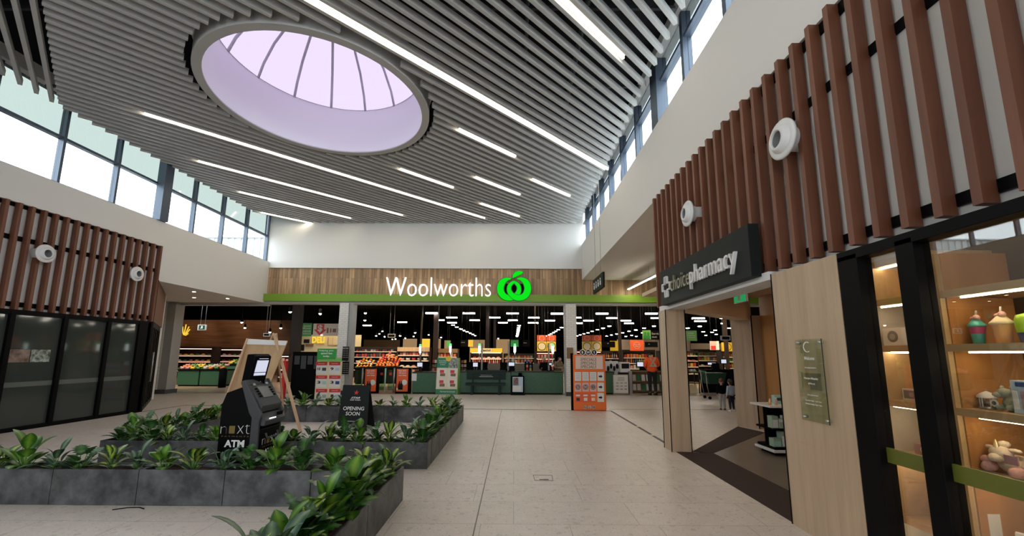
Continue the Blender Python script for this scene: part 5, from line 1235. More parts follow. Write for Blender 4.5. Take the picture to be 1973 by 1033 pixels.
for k, (xa, xb, ya, yb) in enumerate(((831, 842, 697, 716), (886, 900, 697, 716), (1011, 1027, 697, 717))):
    Y = 18.9; a, b, c, d = rectp(xa, ya, xb, yb, Y); O = ((a + b) / 2, Y, 0); t = thing('snack_rack', 'small snack rack ' + ('left of the promotion board', 'between the promotion board and the bench', 'between the poster unit and the half price signs')[k], 'rack', O)
    MB(O).box(a, b, Y + .2, Y + .24, 0, d).build('back_panel', M['matt_black'], t)
    for z in (c + .02, c + .2, c + .38): MB(O).box(a, b, Y, Y + .2, z - .02, z).build('shelf', M['matt_black'], t)
    for z in (c + .02, c + .2, c + .38):
        for j in range(2): put('packet', random.choice(mixd), a + (b - a) * (.3 + .4 * j), Y + .09, z, 'the snack rack ' + ('left of the promotion board', 'between the promotion board and the bench', 'between the poster unit and the half price signs')[k], .75)
for xa, xb, ya, Y, lab in ((880, 1045, 700, 20.5, 'long grey partition behind the checkouts'), (1233, 1300, 705, 20.5, 'dark partition behind the person'), (1350, 1420, 712, 18.2, 'black checkout bench beyond the trolley')):
    a, b = AY(xa, ya, Y), AY(xb, ya, Y); tag(MB(((a.x + b.x) / 2, Y, 0)).box(a.x, b.x, Y, Y + .1, 0, a.z).build('checkout_partition', M['grey'] if xa == 880 else M['matt_black']), lab, 'partition')

# hanging signs
def hang(xa, ya, xb, yb, Y, m_, lab, name='hanging_sign', items=(), th=.05):
    a, b, c, d = rectp(xa, ya, xb, yb, Y); O = ((a + b) / 2, Y, c); t = thing(name, lab, 'sign', O); MB(O).box(a, b, Y, Y + th, c, d).build('panel', m_, t)
    for x in (a + (b - a) * .15, b - (b - a) * .15): MB(O).tube([(x, Y + .02, d), (x, Y + .02, 5.3)], .006, 5).build('cable', M['grey'], t)
    for it in items:
        if it[0] == 't': ptext(it[1], *it[2:6], Y, it[6], t, O, off=.006, bold=.02)
        elif it[0] == 'p': plate(t, *it[1:5], Y, it[5], .006, 'printed_patch', O, .001)
        elif it[0] == 'r':
            e = AY(it[1], it[2], Y); bb = MB(O); bb.lathe([(it[3] * .86, 0), (it[3], 0)], 28, e + Vector((0, -.012, 0)), axis='y'); bb.build('ring', it[4], t)
            if len(it) > 5: bb = MB(O); bb.lathe([(.001, 0), (it[3] * .86, 0)], 28, e + Vector((0, -.011, 0)), axis='y'); bb.build('disc', it[5], t)
    return t


hang(920, 672, 948, 678.5, 22.9, M['cream'], 'white special sign on the yellow header', items=(('t', 'Special', 923, 673, 945, 678, M['ink']),))
for xa, lab in ((1035, 'left half price sign above the pink lit shelf'), (1053.5, 'right half price sign above the pink lit shelf'), (1122, 'left half price sign behind the orange board'), (1141, 'right half price sign behind the orange board')):
    hang(xa, 646, xa + 17.5, 657, 21.6, M['orange'], 'orange wine sign over the ' + lab, items=(('r', xa + 9, 652, .14, M['pink_card']),)); hang(xa, 658, xa + 17.5, 677, 21.5, M['yellow'], lab, items=(('r', xa + 9, 667.5, .21, M['ink'], M['cream']), ('t', '1/2', xa + 5, 663, xa + 13, 669, M['ink']), ('t', 'PRICE', xa + 5.5, 670, xa + 12.5, 672, M['ink'])))
hang(902, 655, 911.5, 668, 24, M['yellow'], 'small yellow hanging sign left of the special header'); hang(887, 655, 901, 668, 24, M['matt_black'], 'black hanging sign behind the promotion board', items=(('t', 'Bakery', 889, 659, 896, 661, M['lgrey']),))
hang(1007, 655, 1021, 668, 24, M['matt_black'], 'black hanging sign left of the half price signs', items=(('t', 'Pantry', 1009, 660, 1015, 662, M['lgrey']),)); hang(984, 655, 999, 668, 25, M['sgreen'], 'green hanging sign above the poster unit')
hang(861, 657, 866, 668, 22, M['sgreen'], 'small green hanging sign by the second lane pole')
hang(1160, 658, 1185, 669.5, 23, M['matt_black'], 'black aisle sign right of the orange board', items=(('t', '5', 1170, 661, 1173, 663, M['lgrey']),)); hang(1176, 657, 1191, 676, 25, M['yellow'], 'yellow sign left of the black store post')
hang(1214.5, 655.5, 1240, 676, 22, M['orange'], 'orange collection sign with a ring left of the person', items=(('r', 1227, 665.5, .18, M['pink_card']), ('t', 'Pick up', 1222, 663, 1232, 665, M['paper']), ('t', 'here', 1224, 666, 1230, 668, M['paper'])))
hang(1243, 659, 1267, 669, 23, M['matt_black'], 'black aisle sign above the person in orange', items=(('t', '6', 1249, 662, 1252, 664, M['lgrey']),)); hang(1043, 662, 1046, 664, 24, M['matt_black'], 'tiny black hanging tag right of the signs')
hang(1238.5, 636.5, 1253.5, 654, 20, M['lgreen'], 'lime green service desk symbol sign', items=(('r', 1243, 642, .06, M['sgreen'], M['sgreen']), ('r', 1249, 642, .06, M['sgreen'], M['sgreen']), ('r', 1243, 649, .08, M['sgreen'], M['sgreen']), ('r', 1249, 649, .08, M['sgreen'], M['sgreen'])))
hang(1254.5, 637, 1276, 654, 20, M['matt_black'], 'black service desk name sign', items=(('t', 'Service', 1255.5, 641, 1273, 645, M['lgrey']), ('t', 'desk', 1256, 647.5, 1266, 651, M['lgrey'])))
hang(1323.5, 637, 1342, 657, 20, M['lgreen'], 'green savings sign hanging right of the near pharmacy pillar', items=(('t', 'Lower', 1326, 640, 1337, 643.5, M['paper']), ('t', 'Shelf Prices', 1326, 645, 1339, 647.5, M['cream']), ('t', 'on hundreds', 1326, 649, 1339, 651, M['cream'])))
hang(1369, 657.5, 1385, 674.5, 22, M['paper'], 'red and white sign seen through the pharmacy entry', items=(('p', 1369, 657.5, 1380, 666, M['pink_card']), ('p', 1370, 666.5, 1379, 674, M['red']))); hang(1391, 660, 1412, 677, 22.5, M['yellow'], 'yellow sign with a black ring by the far pillar', items=(('r', 1402, 668.5, .2, M['ink'], M['yellow']),))

# service desk
a, b, c, d = rectp(1183, 723, 1209.5, 758, 17.1); O = ((a + b) / 2, 17.1, 0); t = thing('notice_stand', 'white printed notice board standing before the service counter', 'notice board', O)
MB(O).box(a, b, 17.1, 17.13, .06, d).build('sheet', M['paper'], t); MB(O).box(a - .02, b + .02, 17.13, 17.2, 0, d + .02).build('frame', M['steel'], t)
for r_ in range(4):
    plate(t, 1190, 727 + r_ * 2, 1203, 727.8 + r_ * 2, 17.1, M['lgrey'], .003, 'printed_line', O, .001)
for r_ in range(3):
    for k in range(3): plate(t, 1187 + k * 8, 737 + r_ * 6, 1192 + k * 8, 739 + r_ * 6, 17.1, M[('lgrey', 'lgrey', 'mauve')[r_]], .003, 'printed_block', O, .001)
a, b, c, d = rectp(1195, 698, 1215, 720, 17.6); O = ((a + b) / 2, 17.6, 0); t = thing('photo_kiosk', 'white photo kiosk with a dark screen at the service desk', 'kiosk', O)
MB(O).box(a, b, 17.6, 18.0, 0, .86).build('cabinet', M['shelf_dark'], t); MB(O).box(a + .02, b - .02, 17.62, 17.9, .86, d).build('screen_housing', M['plastic'], t, .01); MB(O).box(a + .07, b - .07, 17.6, 17.62, 1.02, d - .06).build('display', M['ink'], t)
a, b, c, d = rectp(1166, 696, 1191, 722, 18.2); O = ((a + b) / 2, 18.2, 0); t = thing('tobacco_screen', 'white back panel with dark objects left of the photo kiosk', 'display panel', O); MB(O).box(a, b, 18.2, 18.25, .0, d).build('panel', M['paper'], t)
for k in range(4): MB(O).blob((a + .12 + k * .13, 18.12, 1.0 + .1 * (k % 2)), .06, .05, .12, 8).build('dark_item', M['ink'], t)
a, b, c, d = rectp(1218, 717, 1292, 757, 17.9); O = ((a + b) / 2, 17.9, 0); t = thing('newspaper_rack', 'wide brown rack of papers behind the person in orange', 'rack', O)
MB(O).box(a, b, 18.1, 18.15, 0, d).box(a, a + .04, 17.9, 18.1, 0, d).box(b - .04, b, 17.9, 18.1, 0, d).box(a, b, 17.9, 18.15, d, d + .04).box(a, b, 17.9, 18.1, .05, .09).box(a, b, 17.95, 18.1, .45, .48).build('frame', M['brown'], t)
for r_, z in enumerate((.10, .49)):
    for k in range(8):
        o = MB().box(-.075, .075, -.012, 0, 0, .26).mesh('paper', M[('paper', 'p_white', 'promo_green', 'paper')[(k + r_) % 4]]); o = bpy.data.objects.new('newspaper', o); COL.objects.link(o); o.location = (a + .14 + k * (b - a - .28) / 7, 18.03 - .0, z); o.rotation_euler.x = R(-8)
        tag(o, 'folded paper in the ' + ('lower', 'upper')[r_] + ' tier of the brown rack', 'paper', 'papers in the ' + ('lower', 'upper') [r_] + ' tier of the brown rack')
p0 = AY(1216, 740, 17.5); tag(MB((p0.x, 17.5, 0)).box(p0.x - .07, p0.x + .05, 17.5, 17.9, 0, .92).build('desk_end_panel', M['lgrey']), 'pale grey end panel left of the paper rack', 'panel')

# basket stand, trolley, cleaner pole
a, b, c, d = rectp(1327, 717, 1348, 758, 17.8); O = ((a + b) / 2, 17.8, 0); t = thing('basket_table', 'small dark display table right of the near pharmacy pillar', 'table', O)
MB(O).box(a, b, 17.8, 18.3, d - .04, d).build('table_top', M['shelf_dark'], t); MB(O).box(a, b, 17.8, 18.3, .40, .43).build('shelf', M['shelf_dark'], t)
for x in (a + .03, b - .03):
    for y in (17.83, 18.27): MB(O).box(x - .02, x + .02, y - .02, y + .02, 0, d - .04).build('leg', M['shelf_dark'], t)
tag(MB((a + .25, 17.9, 0)).box(a + .1, a + .38, 17.85, 18.1, 0, .34).build('cardboard_box', M['cream']), 'pale carton under the small display table', 'box')
for j in range(3): put('bunch', random.choice(['p_white', 'p_brown']), a + .1 + j * .13, 18.0, d, 'the small display table', .7)
p = AY(1376, 730, 15.6); O = (p.x, 15.6, 0); t = thing('shopping_trolley', 'green plastic shopping trolley behind the two children', 'trolley', O)
X0, X1 = p.x - .38, p.x + .35
MB(O).hexa([(X0 + .1, 15.4, .55), (X1 - .1, 15.4, .55), (X1 - .1, 15.85, .55), (X0 + .1, 15.85, .55)], [(X0, 15.35, .95), (X1, 15.35, .95), (X1, 15.9, .95), (X0, 15.9, .95)]).build('basket', M['trolley_green'], t)
for s in (15.42, 15.83): MB(O).tube([(X0, s, 1.0), (X0 + .02, s, .5), (X0 + .08, s, .15), (X1 + .25, s, .12)], .014, 6).build('frame', M['steel'], t)
MB(O).tube([(X0 - .02, 15.35, 1.0), (X0 - .02, 15.9, 1.0)], .02, 8).build('handle', M['promo_green'], t)
for x in (X0 + .1, X1 + .22):
    for y in (15.42, 15.83): bb = MB(O); bb.lathe([(.001, -.015), (.055, -.015), (.055, .015), (.001, .015)], 14, (x, y, .055), axis='y'); bb.build('wheel', M['matt_black'], t)
O = (-14.0, 16.0, 0); t = thing('floor_cleaner', 'upright cleaner with a yellow foot against the left brick jamb', 'cleaner', O)
MB(O).tube([(-14.0, 16.05, .12), (-14.0, 16.05, 1.0)], .03, 8).build('handle', M['grey'], t); MB(O).box(-14.15, -13.85, 15.92, 16.15, 0, .12).build('foot', M['yellow'], t, .02); MB(O).box(-14.06, -13.94, 16.0, 16.12, .3, .75).build('body', M['lgrey'], t, .02)

# ================================================================== PHARMACY CONTENTS
O = (3.5, 2.5, 0); t = thing('display_shelving', 'oak display shelving with warm light strips inside the shop window', 'shelving', O)
XF, XK = 3.3, 3.86; T = .055
LV = (.26, .78, 1.22, 1.69, 2.10)
fr = MB(O); fr.box(XF, XK, 3.19, 3.275, 0, 2.4); fr.build('divider', M['oak_y'], t)
MB(O).box(XF + .04, XK - .01, 3.18, 3.19, 0, 2.4).build('divider_face', M['orange_wood'], t)
MB(O).box(XF, XK, .6, .64, 0, 2.4).build('divider', M['oak_y'], t); MB(O).box(XF, XK, 2.0, 2.03, 0, 2.4).build('divider', M['oak_y'], t)
for z in LV:
    MB(O).box(XF, XK, .6, 3.19, z - T, z).build('shelf', M['oak_y'], t)
    MB(O).box(XF + .06, XF + .075, .65, 3.1, z - T - .012, z - T).build('light_strip', M['led_warm'], t)
for z0, z1 in ((.26, .78), (1.22, 1.69), (2.10, 2.45)):
    b = MB(O); b.box(XF, XK, 3.275, 3.80, z0 - T, z0).box(XF, XK, 3.275, 3.80, z1 - T, z1).box(XF, XK, 3.75, 3.80, z0, z1 - T); b.build('box_frame', M['oak_y'], t)
    MB(O).box(XF + .3, XF + .31, 3.42, 3.75, z0, z1 - T).build('box_back', M['orange_wood'], t)
    MB(O).box(XF + .06, XF + .072, 3.3, 3.78, z0 - T - .012, z0 - T).build('light_strip', M['led_warm'], t)
    MB(O).box(XF + .06, XF + .072, 3.3, 3.74, z1 - T - .012, z1 - T).build('light_strip', M['led_warm'], t)


def shelf_thing(px0, px1, z, X, name, label, cat):
    a, b = AXp(px0, 700, X).y, AXp(px1, 700, X).y; y0, y1 = min(a, b), max(a, b); O = (X, (y0 + y1) / 2, z)
    return thing(name, label, cat, O), y0, y1, O


def ybox(t, O, X, y0, y1, z0, z1, dep, m_, name='carton', bevel=.002): return MB(O).box(X, X + dep, y0, y1, z0, z1).build(name, m_, t, bevel)


def disc(t, O, X, y, z, r_, m_, name, ry=1.0):
    b = MB(O); b.lathe([(.001, 0), (r_, 0)], 24, (X, y, z), axis='x'); b.v = [Vector((v.x, v.y, v.z * ry + (z - O[2]) * (1 - ry))) for v in b.v]; return b.build(name, m_, t)


def picbox(px0, px1, z, h, X, lab, m_, m2, m3, dep=.09, oval=1.0, name='gift_box', cat='gift box'):
    t, y0, y1, O = shelf_thing(px0, px1, z, X, name, lab, cat); ybox(t, O, X, y0, y1, z, z + h, dep, m_)
    r_ = min((y1 - y0) * .38, h * .32); disc(t, O, X - .003, (y0 + y1) / 2 - .01, z + h * .52, r_, m2, 'round_window', oval); disc(t, O, X - .006, (y0 + y1) / 2 - .01, z + h * .50, r_ * .55, m3, 'pictured_item', oval); return t


picbox(1707, 1744, 1.69, .16, 3.42, 'white gift box with a round blue grey window, on the top left shelf', M['paper'], M['throat'], M['lgrey'])
t, y0, y1, O = shelf_thing(1778, 1806, 1.69, 3.42, 'gift_box', 'white gift box with a dark square picture and two small leaves mark', 'gift box'); ybox(t, O, 3.42, y0, y1, 1.69, 1.89, .08, M['paper']); ybox(t, O, 3.417, y0 + .015, y1 - .015, 1.77, 1.87, .003, M['grey'], 'dark_picture'); ybox(t, O, 3.416, (y0 + y1) / 2 - .008, (y0 + y1) / 2 + .008, 1.72, 1.745, .004, M['ink'], 'leaf_mark')
for px0, px1, lab, c1, c2, c3, h in ((1868, 1898, 'turquoise and pink sundae shaped cup with creamy topping', 'aqua', 'magenta', 'plush_pink', .19), (1912, 1952, 'peach sundae shaped cup with pink ball topping', 'peach', 'peach', 'plush_pink', .20)):
    t, y0, y1, O = shelf_thing(px0, px1, 1.69, 3.40, 'sundae_cup', lab, 'cup'); yc = (y0 + y1) / 2; r_ = (y1 - y0) / 2
    b = MB(O); b.lathe([(.001, 1.69), (r_ * .62, 1.69), (r_ * .74, 1.69 + h * .4)], 20, (3.44, yc, 0)); b.build('lower_cup', M[c1], t); b = MB(O); b.lathe([(r_ * .74, 1.69 + h * .4), (r_ * .9, 1.69 + h * .68)], 20, (3.44, yc, 0)); b.build('upper_cup', M[c2], t)
    b = MB(O); b.lathe([(r_ * .88, 1.69 + h * .66), (r_, 1.69 + h * .68), (r_, 1.69 + h * .74), (r_ * .8, 1.69 + h * .8), (r_ * .4, 1.69 + h * .95), (.001, 1.69 + h)], 20, (3.44, yc, 0)); b.build('lid', M['aqua' if c1 == 'aqua' else 'cream'], t)
    MB(O).blob((3.43, yc - r_ * .3, 1.69 + h * 1.02), .022, .022, .022, 10).blob((3.44, yc + .01, 1.69 + h), .02, .03, .016, 8).build('topping', M[c3], t); MB(O).tube([(3.44, yc, 1.69 + h * .9), (3.44, yc - .01, 1.69 + h * 1.3)], .006, 8).build('straw', M['lgrey'], t)
    if c1 == 'peach': disc(t, O, 3.40, yc + r_ * .55, 1.69 + h * 1.0, .022, M['brown'], 'biscuit')
t, y0, y1, O = shelf_thing(1964, 1999, 1.69, 3.42, 'toy_bottle', 'lime topped navy bottle at the window edge', 'bottle'); b = MB(O); b.lathe([(.001, 1.69), (.035, 1.69), (.045, 1.76)], 16, (3.45, (y0 + y1) / 2, 0)); b.build('base', M['navy'], t); b = MB(O); b.lathe([(.045, 1.76), (.05, 1.80), (.05, 1.85), (.04, 1.88), (.001, 1.89)], 16, (3.45, (y0 + y1) / 2, 0)); b.build('top', M['lime'], t)
t, y0, y1, O = shelf_thing(1731, 1768, 1.22, 3.42, 'framed_photo', 'small white landscape frame in the left shelf box', 'frame'); ybox(t, O, 3.42, y0, y1, 1.22, 1.32, .02, M['paper'], 'frame'); ybox(t, O, 3.417, y0 + .015, y1 - .015, 1.235, 1.305, .003, M['throat'], 'picture'); disc(t, O, 3.414, (y0 + y1) / 2, 1.27, .02, M['lgrey'], 'pictured_item')
t, y0, y1, O = shelf_thing(1797, 1822, 1.22, 3.36, 'standing_card', 'tall white tent card leaning back beside the shelf divider', 'card'); MB(O).hexa([(3.36, y0, 1.222), (3.40, y1, 1.222), (3.41, y1, 1.222), (3.37, y0, 1.222)], [(3.43, y0, 1.42), (3.45, y1 - .03, 1.42), (3.46, y1 - .03, 1.42), (3.44, y0, 1.42)]).build('card', M['paper'], t)
t, y0, y1, O = shelf_thing(1866, 1897, 1.22, 3.42, 'silver_lantern', 'small silver carousel shaped lantern on the middle shelf', 'lantern'); yc = (y0 + y1) / 2
b = MB(O); b.lathe([(.001, 1.22), (.045, 1.22), (.045, 1.235), (.001, 1.235)], 8, (3.46, yc, 0)); b.build('base', M['steel'], t); b = MB(O); b.lathe([(.055, 1.30), (.055, 1.315), (.03, 1.335), (.001, 1.35)], 8, (3.46, yc, 0)); b.build('roof', M['plastic'], t); MB(O).blob((3.46, yc, 1.355), .007, .007, .007, 8).build('finial', M['steel'], t)
for k in range(6): a = k * math.pi / 3; MB(O).tube([(3.46 + .04 * math.cos(a), yc + .04 * math.sin(a), 1.235), (3.46 + .04 * math.cos(a), yc + .04 * math.sin(a), 1.30)], .004, 6).build('post', M['plastic'], t)
MB(O).blob((3.46, yc, 1.265), .02, .03, .018, 8).build('figurine', M['steel'], t)
t, y0, y1, O = shelf_thing(1905, 1944, 1.22, 3.42, 'plush_animal', 'grey green plush animal sitting with a round white tag', 'plush toy'); yc = (y0 + y1) / 2
b = MB(O); b.blob((3.47, yc - .01, 1.28), .05, .055, .06, 14).blob((3.44, yc + .01, 1.345), .04, .045, .035, 12).blob((3.41, yc + .03, 1.335), .03, .025, .018, 10).blob((3.45, yc - .03, 1.385), .012, .014, .018, 8).blob((3.45, yc + .03, 1.38), .012, .012, .018, 8).blob((3.42, yc + .02, 1.25), .05, .02, .022, 8).blob((3.42, yc - .04, 1.25), .05, .02, .022, 8); b.build('body', M['plush_grey'], t); disc(t, O, 3.385, yc + .035, 1.275, .026, M['paper'], 'round_tag'); disc(t, O, 3.382, yc + .035, 1.275, .014, M['grey'], 'tag_print')
t, y0, y1, O = shelf_thing(1939, 1990, 1.22, 3.38, 'skincare_box', 'pale blue and white skincare gift set box on the middle shelf', 'gift box'); ybox(t, O, 3.38, y0, y1, 1.22, 1.44, .08, M['pblue']); ybox(t, O, 3.377, y0 + .03, y1 - .03, 1.40, 1.43, .003, M['navy'], 'blue_header')
for k in range(3): ybox(t, O, 3.376, y0 + .02 + k * .045, y0 + .05 + k * .045, 1.25, 1.37, .004, M['paper' if k != 1 else 'mauve'], 'bottle_picture')
picbox(1740, 1772, .78, .09, 3.40, 'oval white gift box with a star picture beside a mauve box', M['mauve'], M['paper'], M['ink'], .06)
picbox(1806, 1836, .78, .22, 3.40, 'tall white gift box with an oval window on the lower left shelf', M['paper'], M['throat'], M['lgrey'], oval=1.6)
t, y0, y1, O = shelf_thing(1862, 1952, .78, 3.42, 'plush_unicorn', 'cream and pink plush unicorn lying on the lower shelf', 'plush toy'); yc = (y0 + y1) / 2
b = MB(O); b.blob((3.50, yc - .01, .85), .08, .11, .07, 16).blob((3.44, yc + .03, .925), .055, .065, .05, 14).blob((3.40, yc + .03, .895), .045, .04, .032, 12).blob((3.44, yc + .095, .955), .02, .035, .016, 8).blob((3.45, yc - .05, .955), .02, .045, .016, 8).blob((3.47, yc + .03, .985), .04, .03, .025, 8); b.build('body', M['plush'], t)
MB(O).blob((3.42, yc + .10, .82), .05, .04, .038, 12).blob((3.40, yc - .085, .82), .05, .042, .04, 12).blob((3.42, yc + .115, .865), .03, .03, .03, 10).build('pink_feet', M['plush_pink'], t)
b = MB(O); b.lathe([(.018, 0), (.012, .03), (.001, .055)], 10, (3.42, yc + .035, .965)); b.build('horn', M['brass'], t); ybox(t, O, 3.385, yc - .11, yc - .03, .87, .93, .01, M['mauve'], 'swing_tag')
for px0, px1, lab, h, X, m_ in ((1946, 1985, 'pink patterned gift box at the right of the lower shelf', .19, 3.42, 'plush_pink'), (1958, 2000, 'shorter pink gift box in front of the taller pink box', .11, 3.36, 'pink_card')): t, y0, y1, O = shelf_thing(px0, px1, .78, X, 'pink_gift_box', lab, 'gift box'); ybox(t, O, X, y0, y1, .78, .78 + h, .05, M[m_]); disc(t, O, X - .003, (y0 + y1) / 2, .78 + h * .5, .022, M['mauve'], 'heart_print')
t, y0, y1, O = shelf_thing(1752, 1792, .26, 3.40, 'picture_book', 'white framed baby print leaning in the bottom left box', 'frame'); b = MB(O); b.hexa([(3.40, y0, .262), (3.40, y1, .262), (3.42, y1, .262), (3.42, y0, .262)], [(3.50, y0, .52), (3.50, y1, .52), (3.52, y1, .52), (3.52, y0, .52)]); b.build('frame', M['brown'], t)
b = MB(O); b.hexa([(3.397, y0 + .01, .27), (3.397, y1 - .01, .27), (3.40, y1 - .01, .27), (3.40, y0 + .01, .27)], [(3.494, y0 + .01, .512), (3.494, y1 - .01, .512), (3.499, y1 - .01, .512), (3.499, y0 + .01, .512)]); b.build('mount', M['paper'], t); MB(O).blob((3.44, (y0 + y1) / 2 + .01, .42), .01, .03, .03, 10).build('pictured_bear', M['lgrey'], t)
picbox(1825, 1858, .26, .22, 3.40, 'tall white gift box with an oval window in the bottom row', M['paper'], M['throat'], M['lgrey'], oval=1.5)
for px0, px1, lab, h in ((1900, 1928, 'patterned white gift bag on the bottom shelf by the side panel', .16), (1936, 1985, 'larger crumpled patterned gift bag on the bottom shelf', .19)):
    t, y0, y1, O = shelf_thing(px0, px1, .26, 3.42, 'gift_bag', lab, 'gift bag'); MB(O).hexa([(3.42, y0, .26), (3.42, y1, .26), (3.50, y1, .26), (3.50, y0, .26)], [(3.44, y0 - .01, .26 + h), (3.43, y1, .26 + h * .9), (3.45, y1 + .01, .26 + h * .95), (3.46, y0, .26 + h)]).build('bag', M['paper'], t)
    for k in range(7): MB(O).blob((3.425, y0 + (y1 - y0) * random.uniform(.15, .85), .29 + h * random.uniform(0, .6)), .003, .008, .01, 6).build('printed_spot', M['lgrey'], t)

# welcome plaque
O = (2.66, 3.76, 1.38); t = thing('welcome_plaque', 'green tinted acrylic welcome plaque on the oak panel', 'plaque', O); U3 = Vector((0, -1, 0))
MB(O).box(2.648, 2.656, 3.595, 3.935, 1.02, 1.745).build('acrylic_sheet', M['plaque'], t); MB(O).box(2.6465, 2.648, 3.592, 3.600, 1.02, 1.745).build('dark_edge', M['ink'], t)
for y in (3.625, 3.905):
    for z in (1.05, 1.715): b = MB(O); b.lathe([(.001, 2.642), (.011, 2.642), (.011, 2.68)], 12, (0, y, z), axis='x'); b.build('standoff', M['steel'], t)
MB(O).box(2.644, 2.648, 3.64, 3.885, 1.30, 1.445).build('name_card', glass('pale_card_glass', (.8, .82, .78), .1), t)
b = MB(O)
arc = [(.045 * math.cos(R(a)), .045 * math.sin(R(a))) for a in range(60, 301, 20)]
b.tube([(2.645, 3.775 - x, 1.675 + y) for x, y in arc], .004, 6); b.build('ring_logo', M['white_ink'], t)
for s, z, h, w_ in (('Welcome', 1.575, .030, .13), ('Your pharmacist is', 1.49, .016, .14), ('Mariam Alhaydey', 1.395, .024, .17), ('(B.Pharm)', 1.35, .018, .08), ('Our pharmacists', 1.25, .014, .13), ('Thursday Night - Open late', 1.20, .014, .2), ('Weekend Trading - Open 7 days', 1.17, .014, .2)):
    text(s, (2.6435, 3.76, z), U3, ZV, M['white_ink'], t, 'lettering', O, height=h, width=w_, depth=.001)

# exit sign, gondola rack, wall gadget
O = AXp(1427, 571, 3.25); t = thing('green_exit_sign', 'small green exit sign hanging inside the pharmacy entry', 'exit sign', O)
MB(O).box(O.x - .015, O.x + .015, O.y - .16, O.y + .16, O.z - .09, O.z + .09).build('housing', M['plastic'], t); MB(O).box(O.x - .02, O.x - .015, O.y - .15, O.y + .15, O.z - .08, O.z + .08).build('face', lamp('exit_green', (.02, .30, .09), .45, False), t); MB(O).box(O.x - .024, O.x - .02, O.y - .03, O.y + .05, O.z - .06, O.z + .06).build('figure', M['white_ink'], t)
MB(O).tube([(O.x, O.y, O.z + .09), (O.x, O.y, 2.92)], .008, 6).build('hanger', M['lgrey'], t)
GX0, GX1, GY = 4.16, 5.1, 6.9; O = (4.6, GY, 0); t = thing('product_stand', 'black product stand with white top and base inside the pharmacy entry', 'display stand', O)
MB(O).box(GX0 + .02, GX1, GY + .02, GY + .5, .10, .14).box(GX0 + .02, GX1, GY + .02, GY + .5, .40, .43).box(GX0 + .02, GX1, GY + .24, GY + .27, .14, .76).box(GX0 + .36, GX0 + .39, GY + .02, GY + .5, .14, .76).box(GX0 + .04, GX0 + .06, GY + .2, GY + .3, .1, .76).box(GX0 + .9, GX1, GY + .2, GY + .3, .1, .76).box(GX0 + .05, GX1, GY + .05, GY + .45, 0, .06).build('frame', M['matt_black'], t)
MB(O).box(GX0 - .04, GX1 + .04, GY - .04, GY + .54, .76, .79).build('top', M['plastic'], t, .006); MB(O).box(GX0 - .02, GX1 + .02, GY - .02, GY + .52, .06, .10).build('base', M['plastic'], t, .006)
for k, (x, w_, z, h, m_, m2) in enumerate(((.03, .10, .43, .19, 'sage', 'paper'), (.14, .09, .43, .14, 'paper', 'sage'), (.24, .10, .43, .19, 'paper', 'pblue'), (.42, .09, .43, .15, 'pblue', 'paper'), (.52, .09, .43, .15, 'pblue', 'paper'), (.62, .09, .43, .15, 'pblue', 'paper'), (.72, .09, .43, .15, 'paper', 'pblue'), (.03, .12, .14, .13, 'sage', 'teal'), (.16, .12, .14, .24, 'sage', 'paper'), (.29, .07, .14, .12, 'sage', 'paper'), (.42, .11, .14, .24, 'pblue', 'paper'), (.54, .11, .14, .24, 'pblue', 'paper'), (.66, .11, .14, .24, 'pblue', 'paper'))):
    x0 = GX0 + x; O2 = (x0 + w_ / 2, GY + .1, z); row_ = 'upper' if z > .3 else 'lower'
    t2 = thing('skincare_box', '%s and %s skincare box, %s from the left, %s shelf of black stand' % ({'sage': 'sage', 'paper': 'white', 'pblue': 'blue', 'teal': 'mint'}[m_], {'sage': 'sage', 'paper': 'white', 'pblue': 'blue', 'teal': 'mint'}[m2], ordn[k if k < 7 else k - 7], row_), 'skincare box', O2, 0, 'skincare boxes on the black stand')
    MB(O2).box(x0, x0 + w_, GY + .05, GY + .18, z, z + h).build('carton', M[m_], t2, .002); MB(O2).box(x0 + .008, x0 + w_ - .008, GY + .045, GY + .05, z + .01, z + h * .7).build('label_panel', M[m2], t2)
for k, (x, r_, h, m_, lab) in enumerate(((.06, .02, .10, 'peach', 'amber tester bottle at the left end of the white stand top'), (.16, .022, .12, 'pink_card', 'pink tester bottle behind the jar on the white stand top'), (.36, .05, .10, 'plastic', 'round white jar on the white stand top'), (.50, .03, .08, 'paper', 'small white tester pot beside the round jar'), (.62, .02, .11, 'steel', 'silver tester bottle near the panel on the stand top'))):
    x0 = GX0 + x; O2 = (x0, GY + .12, .79); t2 = thing('tester_bottle', lab, 'bottle', O2); b = MB(O2); b.lathe([(.001, .79), (r_, .79), (r_, .79 + h * .7), (r_ * .5, .79 + h * .8)], 16, (x0, GY + .12, 0)); b.build('body', M[m_], t2); b = MB(O2); b.lathe([(r_ * .5, .79 + h * .8), (r_ * .5, .79 + h), (.001, .79 + h)], 12, (x0, GY + .12, 0)); b.build('cap', M['paper'], t2)
O2 = (GX0 + .36, GY + .34, .79); t2 = thing('mint_gift_set', 'mint coloured carton standing behind the jar on the stand top', 'box', O2); MB(O2).box(GX0 + .24, GX0 + .50, GY + .28, GY + .36, .79, .93).build('carton', M['teal'], t2); MB(O2).box(GX0 + .28, GX0 + .44, GY + .275, GY + .28, .84, .89).build('window', M['grey'], t2)
O2 = (GX0 + .68, GY + .34, .79); tag(MB(O2).box(GX0 + .58, GX0 + .78, GY + .28, GY + .40, .79, 1.0).build('cream_carton', M['paper'], None, .003), 'tall cream carton at the right of the stand top', 'box')
